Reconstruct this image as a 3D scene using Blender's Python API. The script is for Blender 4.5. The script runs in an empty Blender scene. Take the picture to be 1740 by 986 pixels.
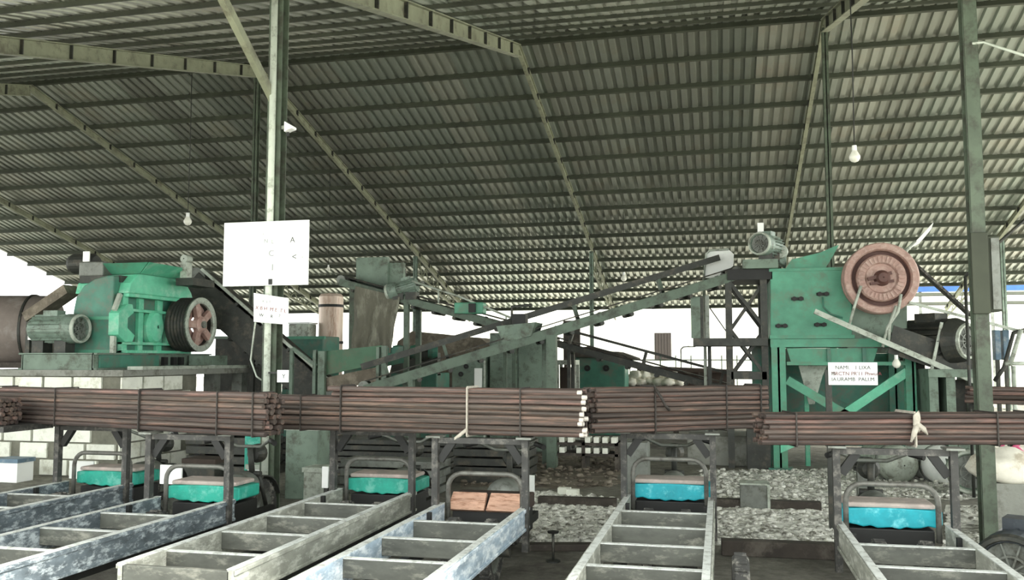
import bpy, math, random
from mathutils import Vector, Matrix, noise as mnoise

random.seed(7)
sc = bpy.context.scene
V = Vector
PI = math.pi

# ---------------------------------------------------------------- camera, sky, exposure
YAW = math.radians(13.2)
PITCH = math.radians(4.46)
FPX = 1500.0
CAMZ = 1.7
cam_d = bpy.data.cameras.new('camera')
cam_d.sensor_width = 36.0
cam_d.lens = 36.0 * FPX / 1740.0
cam_d.clip_end = 500
cam = bpy.data.objects.new('camera', cam_d)
sc.collection.objects.link(cam)
cam.location = (0, 0, CAMZ)
cam.rotation_euler = (PI / 2 + PITCH, 0, YAW)
sc.camera = cam

world = bpy.data.worlds.new('world')
sc.world = world
world.use_nodes = True
bg = world.node_tree.nodes['Background']
bg.inputs[0].default_value = (0.97, 1.0, 0.965, 1)   # even white overcast
bg.inputs[1].default_value = 1.0

sun_d = bpy.data.lights.new('sun', 'SUN'); sun_d.energy = 4.0; sun_d.angle = math.radians(12); sun_d.color = (1.0, 0.97, 0.9)
sun = bpy.data.objects.new('sun', sun_d); sc.collection.objects.link(sun)
sun.rotation_euler = V((-0.75, 0.2, -0.62)).to_track_quat('-Z', 'Y').to_euler()   # hazy sun from the right and behind

sc.view_settings.view_transform = 'Standard'
sc.view_settings.look = 'None'
sc.view_settings.gamma = 1.0
sc.view_settings.use_curve_mapping = False
sc.view_settings.exposure = 2.1

# ---------------------------------------------------------------- picture <-> place
FW = V((-math.sin(YAW), math.cos(YAW), 0))
RT = V((math.cos(YAW), math.sin(YAW), 0))
UP = V((0, 0, 1))
def ray(u, v):
    x = (u - 870) / FPX; y = (493 - v) / FPX
    return FW * (math.cos(PITCH) - y * math.sin(PITCH)) + RT * x + UP * (math.sin(PITCH) + y * math.cos(PITCH))
ORG = V((0, 0, CAMZ))
def atY(u, v, Y):
    r = ray(u, v); return ORG + r * (Y / r.y)
def atX(u, v, X):
    r = ray(u, v); return ORG + r * (X / r.x)
def atZ(u, v, z):
    r = ray(u, v); return ORG + r * ((z - CAMZ) / r.z)
def gd(u, v):
    return atZ(u, v, 0.0)

# ---------------------------------------------------------------- materials
def lin(c):
    c = c / 255.0
    return c / 12.92 if c <= 0.04045 else ((c + 0.055) / 1.055) ** 2.4
MATS = {}
def mat(name, rgb, rough=0.6, metal=0.0, var=0.3, scale=5.0, dirt=None, dirt_amt=0.5, dirt_scale=3.0, rnd=0.0, hue=0.0, bump=0.0, bscale=30.0, stretch=None):
    m = bpy.data.materials.new(name); m.use_nodes = True
    nt = m.node_tree; N = nt.nodes; L = nt.links
    b = N['Principled BSDF']
    b.inputs['Roughness'].default_value = rough
    b.inputs['Metallic'].default_value = metal
    tc = N.new('ShaderNodeTexCoord')
    src = tc.outputs['Object']
    oi = N.new('ShaderNodeObjectInfo')
    add = N.new('ShaderNodeVectorMath'); add.operation = 'ADD'
    mul = N.new('ShaderNodeVectorMath'); mul.operation = 'SCALE'
    mul.inputs[0].default_value = (37, 51, 23)
    L.new(oi.outputs['Random'], mul.inputs['Scale'])
    L.new(src, add.inputs[0]); L.new(mul.outputs[0], add.inputs[1])
    vec = add.outputs[0]
    if stretch:
        mp = N.new('ShaderNodeMapping'); mp.inputs['Scale'].default_value = stretch
        L.new(vec, mp.inputs[0]); vec = mp.outputs[0]
    n1 = N.new('ShaderNodeTexNoise'); n1.inputs['Scale'].default_value = scale; n1.inputs['Detail'].default_value = 7; n1.inputs['Roughness'].default_value = 0.65
    L.new(vec, n1.inputs['Vector'])
    c = tuple(lin(x) for x in rgb)
    r1 = N.new('ShaderNodeValToRGB')
    r1.color_ramp.elements[0].position = 0.32; r1.color_ramp.elements[1].position = 0.68
    r1.color_ramp.elements[0].color = tuple(x * (1 - var) for x in c) + (1,)
    r1.color_ramp.elements[1].color = tuple(min(1, x * (1 + var)) for x in c) + (1,)
    L.new(n1.outputs['Fac'], r1.inputs[0])
    out = r1.outputs[0]
    if dirt:
        n2 = N.new('ShaderNodeTexNoise'); n2.inputs['Scale'].default_value = dirt_scale; n2.inputs['Detail'].default_value = 9; n2.inputs['Roughness'].default_value = 0.72
        L.new(vec, n2.inputs['Vector'])
        r2 = N.new('ShaderNodeValToRGB')
        t = 0.68 - 0.36 * dirt_amt
        r2.color_ramp.elements[0].position = t - 0.06; r2.color_ramp.elements[1].position = t + 0.08
        r2.color_ramp.elements[0].color = (0, 0, 0, 1); r2.color_ramp.elements[1].color = (1, 1, 1, 1)
        L.new(n2.outputs['Fac'], r2.inputs[0])
        mx = N.new('ShaderNodeMixRGB'); mx.inputs[2].default_value = tuple(lin(x) for x in dirt) + (1,)
        L.new(r2.outputs[0], mx.inputs[0]); L.new(out, mx.inputs[1]); out = mx.outputs[0]
    if rnd or hue:
        hs = N.new('ShaderNodeHueSaturation')
        mr = N.new('ShaderNodeMapRange'); mr.inputs[3].default_value = 1 - rnd; mr.inputs[4].default_value = 1 + rnd
        L.new(oi.outputs['Random'], mr.inputs[0]); L.new(mr.outputs[0], hs.inputs['Value'])
        if hue:
            m1 = N.new('ShaderNodeMath'); m1.operation = 'MULTIPLY'; m1.inputs[1].default_value = 7.31
            m2 = N.new('ShaderNodeMath'); m2.operation = 'FRACT'
            m3 = N.new('ShaderNodeMapRange'); m3.inputs[3].default_value = 0.5 - hue; m3.inputs[4].default_value = 0.5 + hue
            L.new(oi.outputs['Random'], m1.inputs[0]); L.new(m1.outputs[0], m2.inputs[0]); L.new(m2.outputs[0], m3.inputs[0]); L.new(m3.outputs[0], hs.inputs['Hue'])
        L.new(out, hs.inputs['Color']); out = hs.outputs[0]
    L.new(out, b.inputs['Base Color'])
    if bump:
        n3 = N.new('ShaderNodeTexNoise'); n3.inputs['Scale'].default_value = bscale; n3.inputs['Detail'].default_value = 5
        L.new(vec, n3.inputs['Vector'])
        bp = N.new('ShaderNodeBump'); bp.inputs['Strength'].default_value = bump; bp.inputs['Distance'].default_value = 0.02
        L.new(n3.outputs['Fac'], bp.inputs['Height']); L.new(bp.outputs[0], b.inputs['Normal'])
    MATS[name] = m
    return m

M_roof = mat('roof_sheet_metal', (150, 155, 145), 0.33, 0.5, 0.06, 1.3, (150, 150, 136), 0.25, 0.8, rnd=0.26, hue=0.05)
M_purlin = mat('purlin_steel', (60, 65, 52), 0.7, 0, 0.25, 2.0, rnd=0.15)
M_rafter = mat('rafter_paint', (132, 136, 114), 0.6, 0, 0.2, 2.0, (98, 96, 80), 0.3)
M_post = mat('post_green_paint', (82, 94, 78), 0.6, 0, 0.22, 3.0, (62, 64, 54), 0.4, 4)
M_conduit = mat('conduit_white', (206, 214, 200), 0.5, 0, 0.1, 6, (150, 154, 140), 0.3, 9)
M_white = mat('white_board', (248, 250, 247), 0.55, 0, 0.02, 3, (234, 240, 235), 0.25, 2.2)
M_ink = mat('grey_ink', (70, 72, 70), 0.7, 0, 0.2, 40)
M_ink_faint = mat('faded_ink', (140, 144, 142), 0.7, 0, 0.15, 40)
M_ink_red = mat('red_ink', (118, 52, 58), 0.7, 0, 0.2, 40)
M_green = mat('machine_green', (82, 152, 124), 0.5, 0, 0.2, 2.6, (96, 134, 110), 0.35, 3)
M_mint = mat('machine_mint', (104, 196, 160), 0.5, 0, 0.16, 3.5, (150, 206, 180), 0.35, 4)
M_dgreen = mat('machine_dark_green', (66, 122, 104), 0.5, 0, 0.25, 2.5, (96, 112, 98), 0.4, 3.5)
M_ggreen = mat('grey_green_paint', (112, 130, 116), 0.6, 0, 0.2, 2.5, (78, 84, 72), 0.35, 4)
M_pink = mat('flywheel_pink', (170, 138, 128), 0.6, 0.0, 0.2, 6, (190, 164, 154), 0.4, 9)
M_red = mat('red_primer', (92, 62, 56), 0.6, 0, 0.25, 6)
M_dark = mat('dark_steel', (58, 60, 56), 0.55, 0.3, 0.3, 5, (88, 84, 74), 0.3, 6)
M_black = mat('black_steel', (30, 31, 30), 0.6, 0.1, 0.3, 6)
M_grey = mat('grey_steel', (118, 122, 116), 0.5, 0.2, 0.25, 5, (84, 84, 76), 0.35, 6)
M_pale = mat('pale_steel', (176, 184, 172), 0.5, 0.1, 0.18, 5, (120, 122, 110), 0.35, 7)
M_motor = mat('motor_grey_green', (120, 138, 126), 0.5, 0.1, 0.2, 6, (84, 92, 82), 0.35, 8)
M_rubber = mat('rubber', (56, 56, 54), 0.85, 0, 0.3, 9, (136, 134, 126), 0.35, 12)
M_beltm = mat('conveyor_belt', (50, 50, 46), 0.85, 0, 0.3, 4, (96, 90, 78), 0.35, 5)
M_rail = mat('cart_rail_steel', (92, 102, 108), 0.5, 0.1, 0.4, 16, (186, 196, 200), 0.36, 20, rnd=0.1, stretch=(1, .45, 1))
M_rail_tan = mat('cart_rail_tan', (142, 144, 134), 0.55, 0.05, 0.3, 10, (196, 198, 188), 0.36, 14, rnd=0.1, stretch=(1, .4, 1))
M_rail_blue = mat('cart_rail_bluish', (150, 168, 182), 0.5, 0.05, 0.3, 12, (222, 230, 234), 0.45, 16, stretch=(1, .4, 1))
M_cross = mat('cart_cross_steel', (84, 86, 80), 0.55, 0.1, 0.3, 10, (134, 134, 124), 0.28, 12, rnd=0.12, stretch=(.4, 1, 1))
M_rack = mat('rack_steel', (58, 58, 56), 0.6, 0.15, 0.3, 7, (104, 102, 96), 0.3, 14)
M_edge = mat('pale_edge_steel', (204, 208, 204), 0.5, 0.05, 0.12, 12, (150, 152, 146), 0.35, 16)  # paler steel for thin strips along rail and crossbar tops
M_tube = mat('hoop_tube', (112, 112, 106), 0.5, 0.25, 0.25, 8, (80, 78, 72), 0.35, 10)
M_teal = mat('seat_teal', (34, 156, 136), 0.55, 0, 0.2, 8, (100, 180, 164), 0.3, 9)
M_cyan = mat('seat_cyan', (26, 158, 172), 0.55, 0, 0.18, 8, (110, 200, 208), 0.25, 9)
M_seat = mat('seat_top_grey', (170, 160, 152), 0.75, 0, 0.15, 6, (196, 178, 172), 0.35, 7)
M_wood = mat('seat_orange_wood', (188, 150, 128), 0.7, 0, 0.2, 4, (132, 92, 70), 0.35, 9, stretch=(1, 6, 6))
M_rod = mat('rusty_rod', (72, 63, 58), 0.65, 0.1, 0.35, 5, (112, 88, 78), 0.35, 4, rnd=0.42, hue=0.012, stretch=(0.5, 8, 8))
M_rod_end = mat('cut_rod_end', (206, 200, 192), 0.5, 0.2, 0.2, 20)
M_wire = mat('tie_wire', (52, 48, 44), 0.7, 0.1, 0.3, 20)
M_wire_pale = mat('pale_tie', (176, 170, 158), 0.8, 0, 0.2, 20)
M_block = mat('whitewashed_block', (236, 238, 226), 0.85, 0, 0.1, 3, (196, 196, 178), 0.3, 3.5, rnd=0.08, bump=0.4, bscale=24)
M_mortar = mat('mortar_grey', (112, 112, 100), 0.9, 0, 0.25, 6, bump=0.4)
M_conc = mat('concrete', (146, 148, 140), 0.85, 0, 0.2, 3, (104, 104, 96), 0.4, 3, bump=0.25)
M_plaster = mat('white_plaster', (238, 240, 228), 0.85, 0, 0.05, 0.6, (214, 208, 192), 0.25, 0.4)
M_brown = mat('brown_wood', (58, 46, 38), 0.7, 0, 0.25, 3, stretch=(6, 6, 1))
M_rubble = mat('pale_rubble', (226, 226, 218), 0.9, 0, 0.3, 16, (112, 110, 100), 0.42, 11, bump=.8, bscale=30)
M_sack = mat('white_sack', (236, 232, 218), 0.85, 0, 0.1, 8, (196, 186, 166), 0.3, 5)
M_blue = mat('blue_tarp', (38, 82, 156), 0.6, 0, 0.2, 2)
M_bluegrey = mat('blue_grey_paint', (98, 122, 140), 0.55, 0.1, 0.25, 4, (150, 160, 164), 0.3, 5)
M_navy = mat('navy_grey_paint', (46, 52, 58), 0.5, 0.1, 0.25, 5, (74, 82, 88), 0.3, 7)
M_conv = mat('conveyor_grey_green', (90, 106, 92), 0.6, 0, 0.2, 2.5, (66, 72, 62), 0.35, 4)
M_trough = mat('trough_olive_green', (74, 112, 86), 0.6, 0, 0.2, 2.5, (92, 104, 84), 0.35, 3)
M_tank = mat('tank_tan', (214, 194, 178), 0.45, 0.2, 0.12, 2, (170, 136, 116), 0.35, 2, stretch=(3, 3, 0.7))
M_drum = mat('rust_drum', (132, 122, 116), 0.7, 0.1, 0.2, 2, (156, 148, 142), 0.3, 3)
M_tarp = mat('grey_tarpaulin', (104, 102, 90), 0.85, 0, 0.25, 2.5, (140, 140, 126), 0.35, 3, stretch=(2, 2, 0.6))
M_timber = mat('dark_timber', (64, 58, 52), 0.8, 0, 0.3, 4, (98, 92, 84), 0.3, 5)
M_pinkpipe = mat('pink_paint', (196, 92, 128), 0.5, 0, 0.15, 6)
M_glass = mat('bulb_glass', (240, 240, 228), 0.25, 0, 0.02, 5)
M_cable = mat('black_cable', (44, 46, 42), 0.7, 0, 0.2, 10)
M_mud = mat('brown_clay', (112, 104, 92), 0.9, 0, 0.3, 3, (146, 138, 124), 0.35, 4, bump=0.4)

def ground_mat():
    m = bpy.data.materials.new('dusty_ground'); m.use_nodes = True
    nt = m.node_tree; N = nt.nodes; L = nt.links; b = N['Principled BSDF']; b.inputs['Roughness'].default_value = 0.95
    tc = N.new('ShaderNodeTexCoord')
    n1 = N.new('ShaderNodeTexNoise'); n1.inputs['Scale'].default_value = 0.45; n1.inputs['Detail'].default_value = 9; n1.inputs['Roughness'].default_value = 0.68
    n2 = N.new('ShaderNodeTexNoise'); n2.inputs['Scale'].default_value = 9.0; n2.inputs['Detail'].default_value = 8; n2.inputs['Roughness'].default_value = 0.7
    L.new(tc.outputs['Object'], n1.inputs['Vector']); L.new(tc.outputs['Object'], n2.inputs['Vector'])
    r1 = N.new('ShaderNodeValToRGB'); e = r1.color_ramp.elements
    e[0].position = 0.36; e[1].position = 0.62
    e[0].color = (lin(78), lin(74), lin(66), 1); e[1].color = (lin(160), lin(158), lin(146), 1)
    L.new(n1.outputs['Fac'], r1.inputs[0])
    r2 = N.new('ShaderNodeValToRGB'); e = r2.color_ramp.elements
    e[0].position = 0.35; e[1].position = 0.7; e[0].color = (0.5, 0.5, 0.48, 1); e[1].color = (1, 1, 1, 1)
    L.new(n2.outputs['Fac'], r2.inputs[0])
    mx = N.new('ShaderNodeMixRGB'); mx.blend_type = 'MULTIPLY'; mx.inputs[0].default_value = 1
    L.new(r1.outputs[0], mx.inputs[1]); L.new(r2.outputs[0], mx.inputs[2]); L.new(mx.outputs[0], b.inputs['Base Color'])
    bp = N.new('ShaderNodeBump'); bp.inputs['Strength'].default_value = 0.6; bp.inputs['Distance'].default_value = 0.05
    L.new(n2.outputs['Fac'], bp.inputs['Height']); L.new(bp.outputs[0], b.inputs['Normal'])
    return m
M_ground = ground_mat()

ORD = ['first', 'second', 'third', 'fourth', 'fifth', 'sixth', 'seventh', 'eighth', 'ninth']
# ---------------------------------------------------------------- mesh building
WL = {}
class MB:
    def __init__(s): s.v = []; s.f = []; s.sm = []
    def add(s, vs, fs, smooth=False):
        o = len(s.v); s.v += [V(p) for p in vs]
        for f in fs: s.f.append([i + o for i in f]); s.sm.append(smooth)
        return s
    def hexa(s, c):   # 8 corners: bottom 4 ccw, top 4 ccw
        return s.add(c, [(3, 2, 1, 0), (4, 5, 6, 7), (0, 1, 5, 4), (1, 2, 6, 5), (2, 3, 7, 6), (3, 0, 4, 7)])
    def box(s, x0, x1, y0, y1, z0, z1):
        x0, x1 = min(x0, x1), max(x0, x1); y0, y1 = min(y0, y1), max(y0, y1); z0, z1 = min(z0, z1), max(z0, z1)
        return s.hexa([(x0, y0, z0), (x1, y0, z0), (x1, y1, z0), (x0, y1, z0), (x0, y0, z1), (x1, y0, z1), (x1, y1, z1), (x0, y1, z1)])
    def cbox(s, c, sz, R=None):
        c = V(c); h = V(sz) / 2
        P = [V((sx * h.x, sy * h.y, sz_ * h.z)) for sz_ in (-1, 1) for sx, sy in ((-1, -1), (1, -1), (1, 1), (-1, 1))]
        if R is not None: P = [R @ p for p in P]
        return s.hexa([c + p for p in P])
    def bar(s, p, q, w, h, up=(0, 0, 1)):   # w sideways, h along up
        p = V(p); q = V(q); d = (q - p).normalized(); u = V(up)
        if abs(d.dot(u)) > 0.98: u = V((0, 1, 0))
        r = d.cross(u).normalized(); u = r.cross(d).normalized()
        A = [(-w / 2, -h / 2), (w / 2, -h / 2), (w / 2, h / 2), (-w / 2, h / 2)]
        return s.hexa([p + r * a + u * b for a, b in A] + [q + r * a + u * b for a, b in A])
    def tube(s, pts, r, n=8, smooth=True):
        pts = [V(p) for p in pts]; rs = r if isinstance(r, (list, tuple)) else [r] * len(pts)
        t0 = (pts[1] - pts[0]).normalized()
        a = V((0, 0, 1)) if abs(t0.z) < 0.9 else V((1, 0, 0))
        x = t0.cross(a).normalized()
        vs = []; m = len(pts)
        for i, p in enumerate(pts):
            t = ((pts[min(i + 1, m - 1)] - p).normalized() + (p - pts[max(i - 1, 0)]).normalized())
            t = t.normalized() if t.length > 1e-6 else t0
            x = (x - t * x.dot(t)).normalized(); y = t.cross(x)
            for k in range(n):
                an = 2 * PI * k / n
                vs.append(p + (x * math.cos(an) + y * math.sin(an)) * rs[i])
        fs = []
        for i in range(m - 1):
            for k in range(n):
                k2 = (k + 1) % n
                fs.append((i * n + k, i * n + k2, (i + 1) * n + k2, (i + 1) * n + k))
        s.add(vs, fs, smooth)
        o = len(s.v) - len(vs)
        s.f.append([o + k for k in range(n)][::-1]); s.sm.append(False)
        s.f.append([o + (m - 1) * n + k for k in range(n)]); s.sm.append(False)
        return s
    def cyl(s, p, q, r, n=16, smooth=True): return s.tube([p, q], r, n, smooth)
    def lathe(s, prof, c, axis, n=24, smooth=False, closed=False):   # prof: (radius, offset along axis)
        c = V(c); ax = V(axis).normalized(); a = V((0, 0, 1)) if abs(ax.z) < 0.9 else V((1, 0, 0))
        x = ax.cross(a).normalized(); y = ax.cross(x)
        vs = []; m = len(prof)
        for r, h in prof:
            for k in range(n):
                an = 2 * PI * k / n
                vs.append(c + ax * h + (x * math.cos(an) + y * math.sin(an)) * max(r, 1e-4))
        fs = []
        for i in range(m if closed else m - 1):
            j = (i + 1) % m
            for k in range(n):
                k2 = (k + 1) % n
                fs.append((i * n + k, j * n + k, j * n + k2, i * n + k2))
        return s.add(vs, fs, smooth)
    def prism(s, pts, y0, y1):    # pts: list of (x,z), extruded along Y
        n = len(pts)
        vs = [(x, y0, z) for x, z in pts] + [(x, y1, z) for x, z in pts]
        fs = [tuple(range(n)), tuple(range(2 * n - 1, n - 1, -1))] + [((i + 1) % n, i, n + i, n + (i + 1) % n) for i in range(n)]
        return s.add(vs, fs)
    def blob(s, c, r, seed, sq=(1, 1, 1), rough=0.25, n=(7, 5)):
        c = V(c); vs = []; fs = []; nu, nv = n
        for j in range(nv + 1):
            th = PI * j / nv
            for i in range(nu):
                ph = 2 * PI * i / nu
                d = V((math.sin(th) * math.cos(ph), math.sin(th) * math.sin(ph), math.cos(th)))
                k = 1 + rough * mnoise.noise(d * 1.7 + V((seed * 3.1, seed * 1.7, seed)))
                vs.append(c + V((d.x * sq[0], d.y * sq[1], d.z * sq[2])) * r * k)
        for j in range(nv):
            for i in range(nu):
                fs.append((j * nu + i, (j + 1) * nu + i, (j + 1) * nu + (i + 1) % nu, j * nu + (i + 1) % nu))
        return s.add(vs, fs, True)
    def build(s, name, m, parent=None, bevel=0.0, loc=None):
        off = WL[parent.name] if parent is not None else (V(loc) if loc is not None else V((0, 0, 0)))
        me = bpy.data.meshes.new(name)
        me.from_pydata([tuple(p - off) for p in s.v], [], s.f)
        me.polygons.foreach_set('use_smooth', s.sm)
        me.update()
        me.materials.append(m)
        o = bpy.data.objects.new(name, me); sc.collection.objects.link(o)
        if parent is not None: o.parent = parent
        else: o.location = off
        WL[o.name] = off.copy()
        if bevel:
            b = o.modifiers.new('bevel', 'BEVEL'); b.width = bevel; b.segments = 2; b.limit_method = 'ANGLE'
        return o

def tag(o, label, cat, group=None, kind=None):
    o['label'] = label; o['category'] = cat
    if group: o['group'] = group
    if kind: o['kind'] = kind
    return o
def thing(name, label, cat, loc=(0, 0, 0), group=None, kind=None):
    o = bpy.data.objects.new(name, None); o.empty_display_size = 0.2
    sc.collection.objects.link(o); o.location = loc
    WL[o.name] = V(loc)
    return tag(o, label, cat, group, kind)
def piece(src, name, parent, loc, rot=None):     # another object on shared mesh data
    o = bpy.data.objects.new(name, src); sc.collection.objects.link(o)
    o.parent = parent; o.location = V(loc) - WL[parent.name]
    if rot: o.rotation_euler = rot
    WL[o.name] = V(loc)
    return o
def mesh_of(mb, name, m):
    me = bpy.data.meshes.new(name)
    me.from_pydata([tuple(p) for p in mb.v], [], mb.f); me.polygons.foreach_set('use_smooth', mb.sm); me.update(); me.materials.append(m)
    return me

# ---------------------------------------------------------------- setting: ground and roof
g = MB(); NX, NY = 90, 90
gx0, gx1, gy0, gy1 = -60, 45, -12, 75
vs = []; fs = []
for j in range(NY + 1):
    for i in range(NX + 1):
        vs.append((gx0 + (gx1 - gx0) * i / NX, gy0 + (gy1 - gy0) * j / NY, 0))
for j in range(NY):
    for i in range(NX):
        a = j * (NX + 1) + i; fs.append((a, a + 1, a + NX + 2, a + NX + 1))
g.add(vs, fs)
floor = g.build('floor', M_ground)
tag(floor, 'dusty earth floor with pale rubble and dark soil', 'floor', kind='structure')

M_yard = mat('pale_bounce_yard', (206, 204, 192), 0.9, 0, 0.12, 0.8, (176, 172, 158), 0.35, 0.5)  # pale outside ground; right and front pieces added to bounce light under the roof
for nm, (ax0, ax1, ay0, ay1), lb in (('floor_yard', (13.2, 44.5, -11.5, 74.5), 'added pale ground outside the open right end, bouncing light onto the roof'), ('floor_yard', (-30.5, 13.1, -11.5, 3.0), 'added unseen pale apron before the open front, bouncing light into the shed'), ('floor_yard', (-30.5, 13.1, 41.5, 74.5), 'pale concrete yard behind the shed')):
    tag(MB().box(ax0, ax1, ay0, ay1, -0.05, 0.012).build(nm, M_yard), lb, 'yard', kind='structure')
RIDGE_Y, RIDGE_Z, SL = 20.4, 9.4, 0.268
NEAR_Y, FAR_Y = 3.0, 41.0
RX0, RX1 = -30.3, 12.9
def roofz(y): return RIDGE_Z - SL * abs(y - RIDGE_Y)
ceiling = thing('ceiling', 'pitched corrugated metal shed roof on green steel frames', 'roof', (0, 0, 0), kind='structure')
SW, PITCHR = 1.08, 0.27
def sheet_mesh(y0, y1):
    mb = MB(); prof = []
    for k in range(4):
        x = k * PITCHR
        prof += [(x, 0), (x + 0.13, 0), (x + 0.155, 0.07), (x + 0.245, 0.07)]
    prof.append((SW + 0.004, 0))
    n = len(prof); ys = [y0, y1]
    vs = [(x, y, roofz(y) + 0.12 + z) for y in ys for x, z in prof]
    mb.add(vs, [(i, i + 1, n + i + 1, n + i) for i in range(n - 1)])
    return mesh_of(mb, 'roof_sheet', M_roof)
far_me = sheet_mesh(RIDGE_Y, FAR_Y); far_short = sheet_mesh(RIDGE_Y, 38.4); near_me = sheet_mesh(NEAR_Y, RIDGE_Y)
nsh = int(round((RX1 - RX0) / SW))
for i in range(nsh):
    for me in (far_short if RX0 + i * SW > 6.6 else far_me, near_me): piece(me, 'roof_sheet', ceiling, (RX0 + i * SW, 0, 0))
y = RIDGE_Y + 0.12; pur_me = {}
def purlin(y):
    mb = MB(); far = y > RIDGE_Y; z = roofz(y) + (.065 if far else .09); h = .062 if far else .034
    R = Matrix.Rotation(math.atan(-SL if far else SL), 3, 'X')
    cx, L_ = (RX0 + RX1) / 2, RX1 - RX0
    mb.cbox((cx, y, z), (L_, 0.02, 2 * h), R)
    for q in (-h, h): mb.cbox(V((cx, y, z)) + R @ V((0, 0.03, q)), (L_, 0.07, 0.012), R)
    mb.build('purlin', M_purlin, ceiling)
k = 0
while RIDGE_Y + 0.15 + 1.18 * k < FAR_Y - 0.1:
    purlin(RIDGE_Y + 0.15 + 1.18 * k); k += 1
k = 0
while RIDGE_Y - 0.15 - 1.18 * k > NEAR_Y + 0.1:
    purlin(RIDGE_Y - 0.15 - 1.18 * k); k += 1
def ibeam(mb, p, q, w, h, t=0.02, up=(0, 0, 1)):
    p = V(p); q = V(q); d = (q - p).normalized(); u = V(up); r = d.cross(u).normalized(); u = r.cross(d).normalized()
    mb.bar(p, q, t, h, u); mb.bar(p + u * (h / 2), q + u * (h / 2), w, t, u); mb.bar(p - u * (h / 2), q - u * (h / 2), w, t, u)
RAFX = [-25.6, -18.6, -11.6, -4.63, 2.42, 9.4]
for x in RAFX:
    for y0, y1 in ((NEAR_Y + 0.2, RIDGE_Y), (RIDGE_Y, FAR_Y - 0.2)):
        far = y1 > RIDGE_Y; mb = MB(); dz = -0.15 if far else -0.24
        ibeam(mb, (x, y0, roofz(y0) + dz), (x, y1, roofz(y1) + dz), 0.10 if far else 0.16, 0.17 if far else 0.28)
        rf = mb.build('rafter', M_rafter, ceiling)
        st = MB()   # web stiffeners bolted at the purlins
        yy = y0 + 1.0
        while yy < y1 - 0.3:
            st.box(x - 0.07, x + 0.07, yy - 0.012, yy + 0.012, roofz(yy) + dz - (.09 if far else .15), roofz(yy) + dz + (.09 if far else .14)); yy += 1.18
        s_ = st.build('stiffener', M_dark, rf); s_['kind'] = 'stuff'
for x in (-18.6, -11.6, -4.63, 2.42, 9.4):        # lattice outriggers beyond the rear columns
    mb = MB(); a = V((x, 32.9, roofz(32.9) - 0.95)); b = V((x, 40.6, roofz(40.6) - 0.5))
    mb.bar(a, b, 0.06, 0.06); n = 10
    for i in range(n):
        p = a.lerp(b, i / n); q = a.lerp(b, (i + 1) / n); t = (p + q) / 2
        up_ = V((x, t.y, roofz(t.y) - 0.38))
        mb.bar(p, up_, 0.035, 0.035); mb.bar(up_, q, 0.035, 0.035)
    mb.build('lattice_chord', M_rafter, ceiling)

def hpost(name, x, y, z1, w, d, m, label, extra=None):
    t = thing(name, label, 'column', (x, y, 0), kind='structure')
    mb = MB(); mb.box(x - w / 2, x + w / 2, y - d / 2, y - d / 2 + 0.015, 0, z1); mb.box(x - w / 2, x + w / 2, y + d / 2 - 0.015, y + d / 2, 0, z1); mb.box(x - 0.01, x + 0.01, y - d / 2, y + d / 2, 0, z1)
    mb.build('shaft', m, t)
    mb = MB(); mb.box(x - w / 2 - 0.07, x + w / 2 + 0.07, y - d / 2 - 0.07, y + d / 2 + 0.07, 0, 0.025); mb.build('base_plate', m, t)
    return t
PY = 8.75
pl = atY(465, 493, PY); LPX = pl.x
lp = hpost('pillar', LPX, PY, roofz(PY) - 0.05, 0.16, 0.15, M_post, 'green steel column with a pale conduit and the large white board')
mb = MB(); mb.cyl((LPX + 0.005, PY - 0.12, 0.1), (LPX + 0.005, PY - 0.12, roofz(PY) - 0.3), 0.036, 12); mb.build('conduit', M_conduit, lp)
mb = MB(); mb.bar((LPX - 0.03, PY - 0.03, 4.55), (LPX - 0.03, 7.0, 5.72), 0.07, 0.09); mb.build('brace', M_rafter, lp)
pr = atY(1663, 493, PY); RPX = pr.x
rp = hpost('pillar', RPX, PY, roofz(PY) - 0.05, 0.125, 0.13, M_post, 'green steel column carrying a narrow electrical box on its side')
mb = MB(); mb.box(RPX - 0.055, RPX + 0.055, PY - 0.075, PY - 0.064, 0.03, 6.2); mb.build('cover_plate', M_post, rp)
hpost('pillar', -11.6, RIDGE_Y, RIDGE_Z - 0.3, 0.13, 0.13, M_post, 'slim steel column under the ridge behind the large white board')
hpost('pillar', 2.42, RIDGE_Y, RIDGE_Z - 0.3, 0.13, 0.13, M_post, 'slim steel column under the ridge above the green crusher hopper')
hpost('pillar', -11.6, 32.8, roofz(32.8) - 0.35, 0.14, 0.14, M_ggreen, 'rear steel column rising behind the motor of the downhill conveyor')
hpost('pillar', -4.63, 32.8, roofz(32.8) - 0.35, 0.14, 0.14, M_ggreen, 'rear steel column seen behind the crossing of the conveyors')
hpost('pillar', 9.4, 32.8, roofz(32.8) - 0.35, 0.14, 0.14, M_ggreen, 'rear steel column at the far right beyond the electric motor')

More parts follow.
